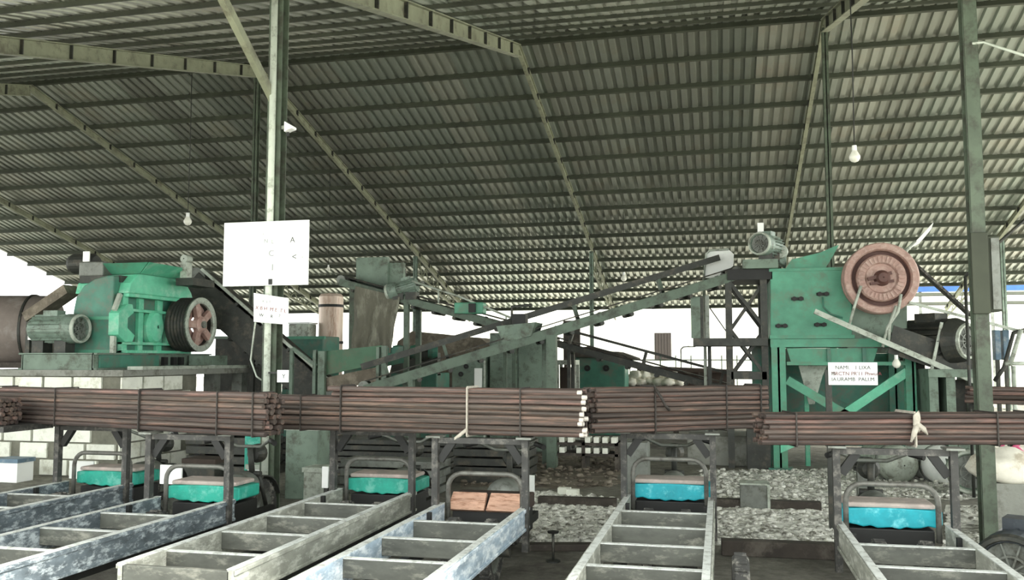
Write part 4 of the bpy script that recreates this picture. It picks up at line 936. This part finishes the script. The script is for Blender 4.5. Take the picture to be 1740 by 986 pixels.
# ---------------------------------------------------------------- three-wheeled carts
def wheel(parent, c, r, w, axis=(1, 0, 0), name='wheel'):
    c = V(c); mb = MB()
    mb.lathe([(r * .66, -w * .35), (r * .78, -w / 2), (r * .93, -w * .5), (r, -w * .3), (r, w * .3), (r * .93, w * .5), (r * .78, w / 2), (r * .66, w * .35)], c, axis, 28, closed=True)
    for i in range(28):
        an = 2 * PI * i / 28; ax = V(axis); h = V((0, 0, 1)).cross(ax).normalized(); d = h * math.cos(an) + ax.cross(h) * math.sin(an); mb.bar(c + d * r * 1.005 - ax * w * .35, c + d * r * 1.005 + ax * w * .35, .02, .018, d)
    o = mb.build(name, M_rubber, parent)
    mb = MB(); mb.lathe([(.02, -w * .4), (r * .25, -w * .4), (r * .3, -w * .15), (r * .6, -w * .2), (r * .68, -w * .38), (r * .68, w * .38), (r * .6, w * .2), (r * .3, w * .15), (r * .25, w * .4), (.02, w * .4)], c, axis, 24); mb.build('wheel_rim', M_grey, o)
    return o
def cart(x0, y0, label, rail_m, cross_m, seat_m, seat='pad', shield=None, bed=2.9, hw=.37, hoop_m=M_tube, zr=.53, hoop_dx=0.0, hoop_z=.8, rack_z=1.085, bracket=1):
    t = thing('three_wheeled_cart', label, 'cart', (x0, y0, 0), 'three wheeled carts parked side by side')
    B = lambda a, b, c, d, e, f: MB().box(x0 + a, x0 + b, y0 + c, y0 + d, e, f)
    for s in (-1, 1):
        xo = s * hw; xi = s * (hw - .045)
        mb = MB(); mb.box(x0 + min(xo, xi), x0 + max(xo, xi), y0 - bed, y0 + .12, zr - .17, zr)
        mb.box(x0 + min(xo, xo + s * .012), x0 + max(xo, xo + s * .012), y0 - bed, y0 + .12, zr - .03, zr); mb.box(x0 + min(xo, xo + s * .012), x0 + max(xo, xo + s * .012), y0 - bed, y0 + .12, zr - .17, zr - .145)
        mb.build('side_rail', rail_m, t, .006)
        MB().box(x0 + min(xo, xi), x0 + max(xo, xi), y0 - bed, y0 + .12, zr, zr + .006).build('top_edge', M_edge, t)
        B(s * .24 - .03, s * .24 + .03, -bed + .1, 1.0, .28, .35).build('chassis_beam', M_black, t)
        wheel(t, (x0 + s * .15, y0 - .22, .235), .235, .1, name='rear_wheel')
        B(s * .3 - .02, s * .3 + .02, -bed + .12, -bed + .16, .02, zr - .17).build('rest_leg', M_dark, t)
    yy = -.62
    while yy > -bed + .15:
        B(-hw + .045, hw - .045, yy - .022, yy + .022, zr - .125, zr - .012).build('cross_bar', cross_m, t, .004); B(-hw + .045, hw - .045, yy - .022, yy + .022, zr - .012, zr - .006).build('top_edge', M_edge, t); yy -= .62
    B(-hw + .03, hw - .03, -bed, -bed + .035, zr - .15, zr - .004).build('tail_board', cross_m, t, .004)
    mb = MB(); mb.cyl((x0 - .3, y0 - .22, .235), (x0 + .3, y0 - .22, .235), .035, 12); mb.build('axle', M_dark, t)
    # small clamp blocks on the rails
    for s in (-1, 1): B(s * (hw - .075), s * (hw - .045), -.34, -.30, zr - .1, zr + .0).build('rail_clamp', M_black, t)
    # rack
    for s in (-1, 1):
        B(s * hw - .025, s * hw + .025, -.02, .04, .2, rack_z - .016).build('rack_post', M_rack, t)
        mb = MB(); mb.bar((x0 + s * (hw - .035), y0 + .025, rack_z - .2), (x0 + s * (hw - .14), y0 + .025, rack_z - .05), .045, .06); mb.build('rack_bracket', M_black, t)
        B(s * hw - .06, s * hw + .06, -.07, .1, rack_z - .015, rack_z).build('rack_plate', M_grey, t)
    B(-hw + .026, hw - .026, -.01, .03, rack_z - .06, rack_z - .016).build('rack_beam', M_rack, t)
    # hoop behind the seat
    h = .31; mb = MB(); pts = [(-h, .4), (-h, hoop_z - .12)]
    for i in range(1, 6): an = PI - PI / 2 * i / 5; pts.append((-h + .12 + .12 * math.cos(an), hoop_z - .12 + .12 * math.sin(an)))
    pts += [(-x, z) for x, z in pts[::-1]]
    mb.tube([(x0 + hoop_dx + x, y0 + .16, z) for x, z in pts], .02, 10); mb.build('hoop', hoop_m, t)
    # seat
    if seat == 'pad':
        mb = MB(); n = 14; vs = []; fs = []
        for yk in (.22, .56):
            for i in range(n + 1):
                f = i / n; x = x0 - .33 + .68 * f; sag = .025 * math.sin(PI * f) + .008 * math.sin(f * 34 + x0)
                vs += [(x, y0 + yk, .505 - sag), (x, y0 + yk, .61 + .012 * math.sin(PI * f))]
        for i in range(n):
            a = 2 * i; b = 2 * (n + 1) + 2 * i
            fs += [(a, a + 2, a + 3, a + 1), (b + 2, b, b + 1, b + 3), (a + 1, a + 3, b + 3, b + 1), (a + 2, a, b, b + 2)]
        fs += [(0, 1, 2 * (n + 1) + 1, 2 * (n + 1)), (2 * n + 1, 2 * n, 4 * n + 2, 4 * n + 3)]
        mb.add(vs, fs); mb.build('seat_skirt', seat_m, t, .01)
        mb = MB(); mb.box(x0 - .31, x0 + .31, y0 + .235, y0 + .55, .618, .655); mb.build('seat_cushion', M_seat, t, .015)
    else:
        for (xa, xb) in ((-.33, -.02), (-.005, .3)):
            mb = MB(); mb.hexa([(x0 + xa, y0 + .2, .47), (x0 + xb, y0 + .2, .47), (x0 + xb, y0 + .24, .45), (x0 + xa, y0 + .24, .45), (x0 + xa + .02, y0 + .3, .6), (x0 + xb, y0 + .3, .6), (x0 + xb, y0 + .34, .58), (x0 + xa + .02, y0 + .34, .58)]); mb.build('seat_plank', M_wood, t, .005)
        B(-.33, .32, .36, .6, .46, .575).build('seat_box', M_brown, t, .01)
    B(-.3, .3, .24, .62, .26, .47).build('engine_box', M_black, t, .01)
    mb = MB(); mb.lathe([(.01, -.19), (.1, -.19), (.13, -.12), (.13, .12), (.1, .19), (.01, .19)], (x0, y0 + .83, .52), (0, 1, 0), 18, True); mb.build('fuel_tank', M_grey, t)
    # fork, handlebar and front wheel
    mb = MB(); mb.tube([(x0, y0 + 1.0, .86), (x0, y0 + 1.05, .6)], .028, 10)
    for s in (-1, 1): mb.tube([(x0 + s * .07, y0 + 1.05, .62), (x0 + s * .075, y0 + 1.2, .27)], .02, 8)
    mb.cyl((x0 - .09, y0 + 1.05, .62), (x0 + .09, y0 + 1.05, .62), .025, 8); mb.build('fork', M_dark, t)
    mb = MB(); mb.tube([(x0 - .34, y0 + .82, .93), (x0 - .26, y0 + .9, .95), (x0 - .12, y0 + .98, .88), (x0 + .12, y0 + .98, .88), (x0 + .26, y0 + .9, .95), (x0 + .34, y0 + .82, .93)], .016, 8); hb_ = mb.build('handlebar', M_grey, t)
    for s in (-1, 1):
        mb = MB(); mb.tube([(x0 + s * .36, y0 + .8, .93), (x0 + s * .27, y0 + .89, .948)], .024, 8); mb.build('grip', M_black, hb_)
    mb = MB(); mb.lathe([(.01, -.08), (.06, -.07), (.09, .0), (.09, .05), (.01, .06)], (x0, y0 + 1.12, .8), (0, 1, 0), 16); mb.build('headlamp', M_dark, t)
    wheel(t, (x0, y0 + 1.2, .27), .27, .09, name='front_wheel')
    mb = MB(); R0 = .31
    for i in range(9):
        an = math.radians(20 + 140 * i / 9); an2 = math.radians(20 + 140 * (i + 1) / 9)
        mb.bar((x0, y0 + 1.2 + R0 * math.cos(an), .27 + R0 * math.sin(an)), (x0, y0 + 1.2 + R0 * math.cos(an2), .27 + R0 * math.sin(an2)), .12, .012, (0, -1, 0))
    mb.build('mudguard', M_dark, t)
    if shield:
        ua, ub, va, vb, yy = shield
        p = atY(ua, va, y0 + yy); q = atY(ub, vb, y0 + yy); xa, xb, za, zb = p.x - x0, q.x - x0, q.z, p.z
        B(xa, xb, yy, yy + .02, za, zb).build('white_panel', M_white, t, .004)
        B((xa + xb) / 2 - .02, (xa + xb) / 2 + .02, yy + .02, yy + .05, .42, zb - .05).build('panel_bracket', M_dark, t)
    return t
CARTS = [(-5.77, 7.27), (-4.32, 6.62), (-3.01, 7.41), (-1.87, 6.85), (-.44, 7.62), (1.18, 6.72)]
cart(*CARTS[0], 'cart farthest left, teal seat, before the whitewashed block wall', M_rail, M_cross, M_teal, shield=(118, 158, 783, 815, .66))
cart(*CARTS[1], 'long cart with teal seat just left of the white board column', M_rail, M_cross, M_teal, shield=(272, 308, 790, 824, .66), hoop_z=.79)
cart(*CARTS[2], 'long cart with teal seat and full tail board, right of the board column', M_rail_tan, M_cross, M_teal, shield=(547, 557, 793, 830, .3))
cart(*CARTS[3], 'cart with orange wooden plank seat and bluish white side rail', M_rail_blue, M_cross, M_teal, seat='plank', hoop_z=.77)
cart(*CARTS[4], 'cart with blue green seat, rails seen nearly straight on, beside pale rubble', M_rail_tan, M_cross, M_cyan, hoop_z=.84)
cart(*CARTS[5], 'cart with bright cyan seat at the right, near the box column', M_rail_tan, M_cross, M_cyan, hoop_z=.8, bed=2.9, hw=.385)

# ---------------------------------------------------------------- bundles of rods on the racks
def rod_mesh(L, r, sq=1.0):
    mb = MB(); n = 8; vs = []; fs = []; m = 5
    for i in range(m):
        x = -L / 2 + L * i / (m - 1); w = r * .12 * math.sin(i * 2.1 + L)
        for k in range(n):
            an = 2 * PI * (k + .5) / n; vs.append((x, math.cos(an) * r * 1.08, math.sin(an) * r * sq + w))
    for i in range(m - 1):
        for k in range(n): fs.append((i * n + k, (i + 1) * n + k, (i + 1) * n + (k + 1) % n, i * n + (k + 1) % n))
    fs += [tuple(range(n)), tuple(reversed([(m - 1) * n + k for k in range(n)]))]
    mb.add(vs, fs, False); return mb
def bundle(label, pa, pb, z0, rows, cols, r, ties, short_top=0, short_f=0.0, pale_end=False, m=M_rod, cat='rods'):
    pa = V((pa[0], pa[1], 0)); pb = V((pb[0], pb[1], 0)); d = (pb - pa); L = d.length; d.normalize(); nrm = V((-d.y, d.x, 0)); ang = math.atan2(d.y, d.x); c = (pa + pb) / 2
    t = thing('rod_bundle', label, cat, (c.x, c.y, z0), 'bundles of rusty rods across the cart racks')
    me = mesh_of(rod_mesh(L, r), 'rod', m); me2 = mesh_of(rod_mesh(L * (1 - short_f), r), 'rod', m) if short_top else None
    ends = mesh_of(MB().lathe([(.001, 0), (r * .9, 0), (r * .9, .03), (.001, .035)], (0, 0, 0), (1, 0, 0), 8), 'rod_end', M_rod_end)
    for j in range(rows):
        for k in range(cols):
            top = j >= rows - short_top
            sh = random.uniform(-.03, .03) + (L * short_f / 2 if top else 0)
            p = c + d * sh + nrm * ((k - (cols - 1) / 2) * r * 2.16 + random.uniform(-.004, .004)) + V((0, 0, z0 + r + j * r * 2.02))
            o = piece(me2 if top else me, 'rod', t, p, (random.uniform(0, 6.3), random.uniform(-.004, .004), ang + random.uniform(-.004, .004)))
            if pale_end and k < 2:
                e = bpy.data.objects.new('rod_end', ends); sc.collection.objects.link(e); e.parent = o; e.location = (L * (1 - (short_f if top else 0)) / 2, 0, 0)
    H = rows * r * 2.03; W = cols * r * 2.16
    for f, kind in ties:
        q = pa.lerp(pb, f); h2 = H - (short_top * r * 2.02 if f < short_f else 0)
        loop = [(-W / 2 - .006, -.006), (W / 2 + .006, -.006), (W / 2 + .006, h2 + .004), (-W / 2 - .006, h2 + .004), (-W / 2 - .006, -.006)]
        pts = [q + nrm * a + V((0, 0, z0 + b)) for a, b in loop]
        mb = MB()
        for i in range(4): mb.bar(pts[i], pts[i + 1], .022 if kind != 'thin' else .01, .01, d)
        if kind == 'knot':
            mb.tube([pts[3] + nrm * -.01 + V((0, 0, -.02)), pts[3] + nrm * -.05 + d * .03 - V((0, 0, .09)), pts[3] + nrm * -.03 + d * .08 - V((0, 0, .16)), pts[3] + nrm * -.03 + d * .12 - V((0, 0, .2))], .012, 6)
        if kind == 'tail':
            mb.tube([pts[0] - nrm * .01 + V((0, 0, .05)), pts[0] - nrm * .04 - d * .08 - V((0, 0, .02)), pts[0] - nrm * .02 - d * .16 - V((0, 0, .08))], .016, 6)
        if kind == 'rag':
            mb.blob(pts[3] - nrm * .02 - V((0, 0, .06)), .05, 3, (.5, .4, 1.2), 1.2, (9, 7)); mb.tube([pts[3] - nrm * .02 - V((0, 0, .09)), pts[3] - nrm * .04 - d * .03 - V((0, 0, .14)), pts[3] - nrm * .03 - d * .05 - V((0, 0, .2))], [.025, .02, .008], 6); mb.tube([pts[3] - nrm * .02 - V((0, 0, .07)), pts[3] - nrm * .04 + d * .04 - V((0, 0, .11)), pts[3] - nrm * .03 + d * .07 - V((0, 0, .15))], [.02, .02, .006], 6)
        mb.build('tie_wire', M_wire_pale if kind in ('tail', 'rag') else M_wire, t)
    return t
def pd(u, d):  # ground point at picture column u and straight-ahead distance d
    x = (u - 870) / FPX; p = FW * d + RT * (x * d); return (p.x, p.y)
RK = 1.09
bundle('long brown rod bundle on the two left carts, left of the column', pd(8, 8.75), pd(467, 7.1), RK, 8, 5, .0208, ((.02, 'thin'), (.6, 'band'), (.28, 'thin'), (.86, 'thin'), (.97, 'thin')))
bundle('largest rod bundle with pale cut ends, over the wooden plank seat', pd(470, 7.9), pd(990, 6.95), RK, 9, 5, .0205, ((.26, 'band'), (.67, 'tail'), (.12, 'thin'), (.83, 'thin')), short_top=2, short_f=.22, pale_end=True)
bundle('slightly skewed rod bundle on the cart with straight rails', pd(1000, 7.35), pd(1287, 7.95), RK, 9, 5, .0205, ((.33, 'knot'), (.75, 'thin'), (.96, 'band')))
bundle('flat grey brown rod bundle before the crusher legs, tied with rags', pd(1288, 6.42), pd(1775, 6.5), RK, 6, 7, .0182, ((.5, 'rag'), (.1, 'thin'), (.78, 'thin'), (.92, 'thin')))
bundle('rod bundle cut off at the left edge, ends facing the column', pd(-150, 8.7), pd(24, 8.1), RK + .01, 6, 5, .02, ((.7, 'thin'),))
# rack for the rods stored farther right
sr = thing('storage_rack', 'low dark rack holding the rods behind the right column', 'rack', (*pd(1730, 8.6), 0))
for u in (1660, 1790):
    x, y = pd(u, 8.75); MB().box(x - .04, x + .04, y - .04, y + .04, 0, 1.2).build('post', M_rack, sr)
    MB().box(x - .04, x + .04, y - .3, y + .3, 1.2, 1.25).build('arm', M_rack, sr)
bundle('dark rod bundle stored behind the right steel column', pd(1640, 8.95), pd(1830, 8.45), 1.255, 4, 4, .021, ((.55, 'thin'),), cat='rods')
# left edge support for the cut-off bundle
lr = thing('storage_rack', 'low dark rack at the left edge under the cut-off rods', 'rack', (*pd(-30, 8.3), 0))
x, y = pd(-20, 8.25); MB().box(x - .04, x + .04, y - .04, y + .04, 0, RK - .04).build('post', M_rack, lr); MB().box(x - .04, x + .5, y - .3, y + .3, RK - .04, RK + .009).build('arm', M_rack, lr)

# ---------------------------------------------------------------- ground clutter
def rubble(name, label, poly, n, smin, smax, m, seed, h=0.0):
    rnd = random.Random(seed); mb = MB(); P = [gd(u, v) for u, v in poly]
    x0 = min(p.x for p in P); x1 = max(p.x for p in P); y0 = min(p.y for p in P); y1 = max(p.y for p in P)
    def inside(x, y):
        c = False; j = len(P) - 1
        for i in range(len(P)):
            if (P[i].y > y) != (P[j].y > y) and x < (P[j].x - P[i].x) * (y - P[i].y) / (P[j].y - P[i].y) + P[i].x: c = not c
            j = i
        return c
    c0 = sum(P, V()) / len(P); ring = []; nseg = 8
    for i in range(len(P)):
        for j in range(nseg):
            q = P[i].lerp(P[(i + 1) % len(P)], j / nseg); q = c0 + (q - c0) * (1 + .12 * rnd.uniform(-1, 1)); ring.append(q)
    mb.add([c0 + V((0, 0, .012))] + [c0.lerp(q, .6) + V((0, 0, .008 + .01 * rnd.random())) for q in ring] + [q + V((0, 0, .002)) for q in ring], [(0, 1 + i, 1 + (i + 1) % len(ring)) for i in range(len(ring))] + [(1 + i, 1 + len(ring) + i, 1 + len(ring) + (i + 1) % len(ring), 1 + (i + 1) % len(ring)) for i in range(len(ring))], True)
    k = 0
    while k < n:
        x = rnd.uniform(x0, x1); y = rnd.uniform(y0, y1)
        if not inside(x, y): continue
        k += 1; s = smin + (smax - smin) * rnd.random() ** 2.5
        f = h * max(0, mnoise.noise(V((x * .8, y * .8, seed))) + .5)
        mb.blob((x, y, s * .2 + f * rnd.random()), s, k + seed, (1, rnd.uniform(.6, 1), rnd.uniform(.3, .6)), .5, (6, 4))
    o = mb.build(name, m); o['label'] = label; o['category'] = 'rubble'; o['kind'] = 'stuff'
rubble('rubble', 'pale rubble on the ground between the plank-seat cart and the straight-rail cart', ((880, 925), (905, 835), (1050, 850), (1010, 925)), 1500, .012, .06, M_rubble, 3)
rubble('rubble', 'pale rubble on the ground between the two right carts', ((1215, 925), (1215, 850), (1410, 850), (1420, 925)), 1500, .012, .06, M_rubble, 5)
rubble('rubble', 'pale broken clay spread before the concrete plinth and the crusher', ((1195, 850), (1190, 800), (1660, 800), (1690, 850)), 2200, .01, .055, M_rubble, 8, .05)
rubble('rubble', 'dark soil lumps lying behind the plank-seat cart', ((780, 830), (760, 775), (1050, 770), (1050, 830)), 700, .012, .07, M_mud, 9, .06)
rubble('rubble', 'pale rubble right of the right column', ((1600, 960), (1610, 860), (1740, 860), (1740, 960)), 500, .01, .05, M_rubble, 12)
def timber(label, u0, v0, u1, v1, w, h, m=M_timber, name='timber'):
    p = gd(u0, v0); q = gd(u1, v1); mb = MB(); mb.bar(p + V((0, 0, h / 2)), q + V((0, 0, h / 2)), w, h); return tag(mb.build(name, m, None, .008, loc=(p + q) / 2), label, 'timber')
timber('dark timber on the ground behind the rubble beside the straight-rail cart', 915, 858, 1048, 862, .12, .1)
timber('dark timber on the ground behind the right rubble patch', 1216, 862, 1395, 868, .14, .1)
timber('long dark beam on the ground between the two right carts', 1226, 942, 1420, 950, .14, .13)
timber('brown timber on the ground left of the straight-rail cart', 890, 935, 1010, 935, .12, .06)
a = gd(1258, 866); b = gd(1304, 866); zt = atY(1258, 824, a.y).z
gbx = thing('grey_box', 'grey metal box with a white rim standing on the rubble', 'box', ((a.x + b.x) / 2, a.y, 0))
MB().box(a.x, b.x, a.y, a.y + .26, 0, zt).build('box_body', M_grey, gbx, .006)
mb = MB(); mb.box(b.x, b.x + .03, a.y - .01, a.y + .27, 0, zt + .01); mb.box(a.x, b.x, a.y - .01, a.y + .27, zt, zt + .02); mb.build('rim', M_pale, gbx)
tyc = atY(1252, 972, 5.75)
ty = thing('loose_tyre', 'worn tyre standing beside the straight-rail cart', 'tyre', (tyc.x, 5.75, 0))
wheel(ty, (tyc.x + .02, 5.6, .26), .26, .1)
# mushroom shaped stake on the dark soil
p = gd(940, 955); zt = atY(940, 902, p.y).z
sk = thing('round_stool', 'small dark stand with a round top on the dark soil', 'stand', (p.x, p.y, 0))
mb = MB(); mb.cyl((p.x, p.y, 0), (p.x, p.y, zt - .02), .012, 8); mb.build('stem', M_dark, sk); mb = MB(); mb.lathe([(.01, 0), (.045, .0), (.05, .015), (.01, .02)], (p.x, p.y, zt - .02), (0, 0, 1), 16); mb.build('round_top', M_black, sk)
mb = MB(); mb.lathe([(.01, 0), (.06, .0), (.06, .012), (.01, .015)], (p.x, p.y, 0), (0, 0, 1), 16); mb.build('base', M_dark, sk)
# loose pale bricks
for u, v, lb in ((958, 842, 'pale broken brick lying behind the rubble, left of a second one'), (972, 845, 'pale brick lying on the dark timber side behind the rubble')):
    p = gd(u, v); o = MB().box(p.x - .08, p.x + .08, p.y, p.y + .1, 0, .09).build('brick', M_block, None, .006, loc=p); tag(o, lb, 'brick')
p = gd(902, 842); wbx = thing('white_plate', 'upright white plate behind the plank-seat cart', 'plate', (p.x, p.y, 0)); MB().box(p.x - .045, p.x + .045, p.y, p.y + .03, 0, atY(902, 808, p.y).z).build('plate', M_white, wbx, .004)
# low drying rack of bricks
dk = thing('brick_shelf', 'low shelf of pale bricks behind the green conveyor leg', 'shelf', (atY(1000, 770, 13.6).x, 13.6, 0))
a = atY(935, 775, 13.6); b = atY(1052, 775, 13.6)
lv = [atY(1000, v, 13.6).z for v in (752, 770)]
for z in lv: MB().box(a.x, b.x, 13.5, 14.0, z - .04, z).build('shelf_board', M_timber, dk)
for x in (a.x + .03, (a.x + b.x) / 2, b.x - .03): MB().box(x - .025, x + .025, 13.5, 14.0, 0, lv[0]).build('leg', M_timber, dk)
for j, z in enumerate(lv):
    n = 8; w = (b.x - a.x) / n; cnt = -1
    for i in range(n):
        if (i + j) % 5 == 3: continue
        cnt += 1
        o = MB().box(a.x + i * w + .02, a.x + (i + 1) * w - .03, 13.52, 13.75, z, z + .085).build('brick', M_block, None, .006, loc=(a.x + i * w, 13.5, z)); tag(o, ORD[cnt] + ' pale brick from the left on the ' + ('upper' if j == 0 else 'lower') + ' board of the low brick shelf', 'brick', 'bricks drying on the low shelf')
# concrete plinth and steps right of centre
a = atY(1168, 775, 14.6); b = atY(1308, 775, 14.6); zt = atY(1240, 742, 14.6).z
pln = thing('trim_2', 'pale concrete plinth left of the green crusher legs', 'plinth', (a.x, 14.6, 0), kind='structure'); MB().box(a.x, b.x, 14.6, 15.8, 0, zt).build('plinth_block', M_conc, pln, .02); MB().box(b.x - .35, b.x, 14.3, 14.6, 0, zt + .25).build('plinth_post', M_dark, pln)
# slab stack behind the seats
def slabs(name, label, u0, u1, vb, vt, Y, n, m, cat):
    a = atY(u0, vb, Y); b = atY(u1, vb, Y); z1 = atY(u0, vt, Y).z; t = thing(name, label, cat, ((a.x + b.x) / 2, Y, 0)); h = z1 / n
    for i in range(n):
        o = random.uniform(-.04, .04); MB().box(a.x + o, b.x + o, Y + random.uniform(-.02, .02), Y + .5, i * h, i * h + h * .8).build('slab', m, t, .006)
    for x in (a.x + .2, b.x - .2): MB().box(x - .04, x + .04, Y + .1, Y + .4, 0, z1 - h * .3).build('spacer', M_timber, t)
slabs('slab_stack', 'stack of grey slabs behind the seat right of the board column', 574, 742, 840, 778, 10.6, 4, M_grey, 'stack')
slabs('steel_stack', 'long dark steel beams stacked behind the grey slabs', 470, 760, 815, 742, 12.4, 6, M_dark, 'stack')
slabs('steel_stack', 'dark stacked frames behind the wooden plank seat', 770, 900, 820, 745, 11.8, 5, M_dark, 'stack')
slabs('steel_stack', 'dark stacked steel under the crusher platform edge', 316, 455, 830, 690, 11.9, 7, M_dark, 'stack')
def crate(name, label, u0, u1, v0, Y, d, m, cat='box', lid=None, z0=0.0):
    a = atY(u0, v0, Y); b = atY(u1, v0, Y); t = thing(name, label, cat, ((a.x + b.x) / 2, Y, z0)); MB().box(a.x, b.x, Y, Y + d, z0, a.z).build('box_body', m, t, .008)
    if lid: MB().box(a.x - .015, b.x + .015, Y - .015, Y + d + .015, a.z - .05, a.z + .004).build('lid', lid, t)
    return t
crate('equipment_box', 'grey green equipment box with pale side near the foot of the column', 486, 540, 724, 10.0, .35, M_ggreen, lid=M_pale)
crate('equipment_box', 'pale ribbed box behind the left post of the tail board cart', 516, 553, 795, 9.6, .3, M_pale, lid=M_pale)
crate('plastic_crate', 'bright teal crate behind the left column under the rods', 416, 444, 735, 10.2, .3, M_teal)
crate('equipment_box', 'white box standing left of the column foot behind the carts', 420, 440, 790, 9.3, .2, M_white, lid=M_pale)
crate('grey_crate', 'grey crate behind the handlebar of the straight-rail cart', 1062, 1100, 752, 10.4, .4, M_grey)
crate('equipment_box', 'dark ribbed radiator box behind the seat left of the column', 312, 365, 780, 9.2, .3, M_dark, lid=M_brown)
crate('white_box', 'white and blue box at the left edge below the block wall', -10, 30, 780, 10.4, .3, M_white, lid=M_bluegrey)
crate('steel_housing', 'dark steel housing on the ground behind the spoked flywheel', 366, 446, 572, 16.3, .6, M_dark, 'box', lid=M_ggreen)
# cylinders lying on the crusher side
for u, v, r, m, lb in ((1516, 777, .3, M_pale, 'pale steel drum lying behind the cyan seat cart, the left one'), (1592, 772, .33, M_white, 'white steel drum lying behind the cyan seat cart, the right one')):
    p = atY(u, v, 13.2); t = thing('steel_drum', lb, 'drum', (p.x, 13.2, 0)); r = .255
    mb = MB(); mb.lathe([(.01, -.5), (r * .5, -.5), (r * .9, -.42), (r, -.3), (r, .4), (r * .9, .5), (.01, .52)], (p.x, 13.5, r), (-.25, 1, 0), 30, True); mb.build('drum_shell', m, t)
    mb = MB(); mb.lathe([(r, -.2), (r + .015, -.2), (r + .015, -.16), (r, -.16)], (p.x, 13.5, r), (-.25, 1, 0), 30, closed=True); mb.build('hoop', M_grey, t)
p = atY(1652, 772, 12.3)
motor('electric_motor', 'grey green motor on the ground behind the right column foot', (p.x, 12.5, .3), (-.2, -1, 0), .27, .6, z_foot=0.0, m=M_ggreen)
p = atY(1466, 780, 11.5)
sp = thing('coil_stand', 'short grey post carrying stacked dark rings behind the cyan seat', 'post', (p.x, 11.5, 0)); MB().box(p.x - .07, p.x + .07, 11.45, 11.6, 0, atY(1466, 802, 11.5).z).build('post_shaft', M_grey, sp)
for i in range(4):
    mb = MB(); z = atY(1466, 800 - i * 6, 11.5).z; mb.lathe([(.05, z), (.11, z), (.11, z + .03), (.05, z + .03)], (p.x, 11.52, 0), (0, 0, 1), 18, closed=True); mb.build('ring', M_dark, sp)
# right edge: dark motor, white sack, pink frames
p = atY(1712, 905, 6.6)
motor('electric_motor', 'dark blue grey motor casing standing at the right edge', (p.x + .2, 7.0, .27), (-.5, -1, 0), .25, .5, z_foot=0.0, m=M_navy, ring_m=M_dark)
o = MB().blob((atY(1722, 800, 9.6).x, 9.8, .62), .3, 31, (1.1, .8, .62), .35, (16, 12)).build('sack', M_sack, None, loc=(atY(1722, 800, 9.6).x, 9.8, .42)); tag(o, 'big white sack on a block beside the right column', 'sack')
crate('concrete_block', 'grey block under the white sack beside the right column', 1690, 1755, 822, 9.6, .5, M_conc, 'block')
pk2 = thing('pink_frame', 'pink pipe frame lying over the white sack at the right edge', 'frame', (atY(1715, 770, 9.9).x, 9.9, 0))
for pts in ([(1692, 780), (1712, 742), (1738, 770)], [(1705, 776), (1745, 742)], [(1722, 782), (1728, 742), (1750, 745)]):
    mb = MB(); mb.tube([atY(u, v, 10.05) for u, v in pts], .022, 8); mb.build('frame_pipe', M_pinkpipe, pk2)
q = atY(1728, 742, 10.15); mb = MB(); mb.tube([atY(1728, 742, 10.05), (q.x, 10.3, q.z), (q.x, 10.3, 0)], .025, 8); mb.build('stand_pipe', M_dark, pk2)
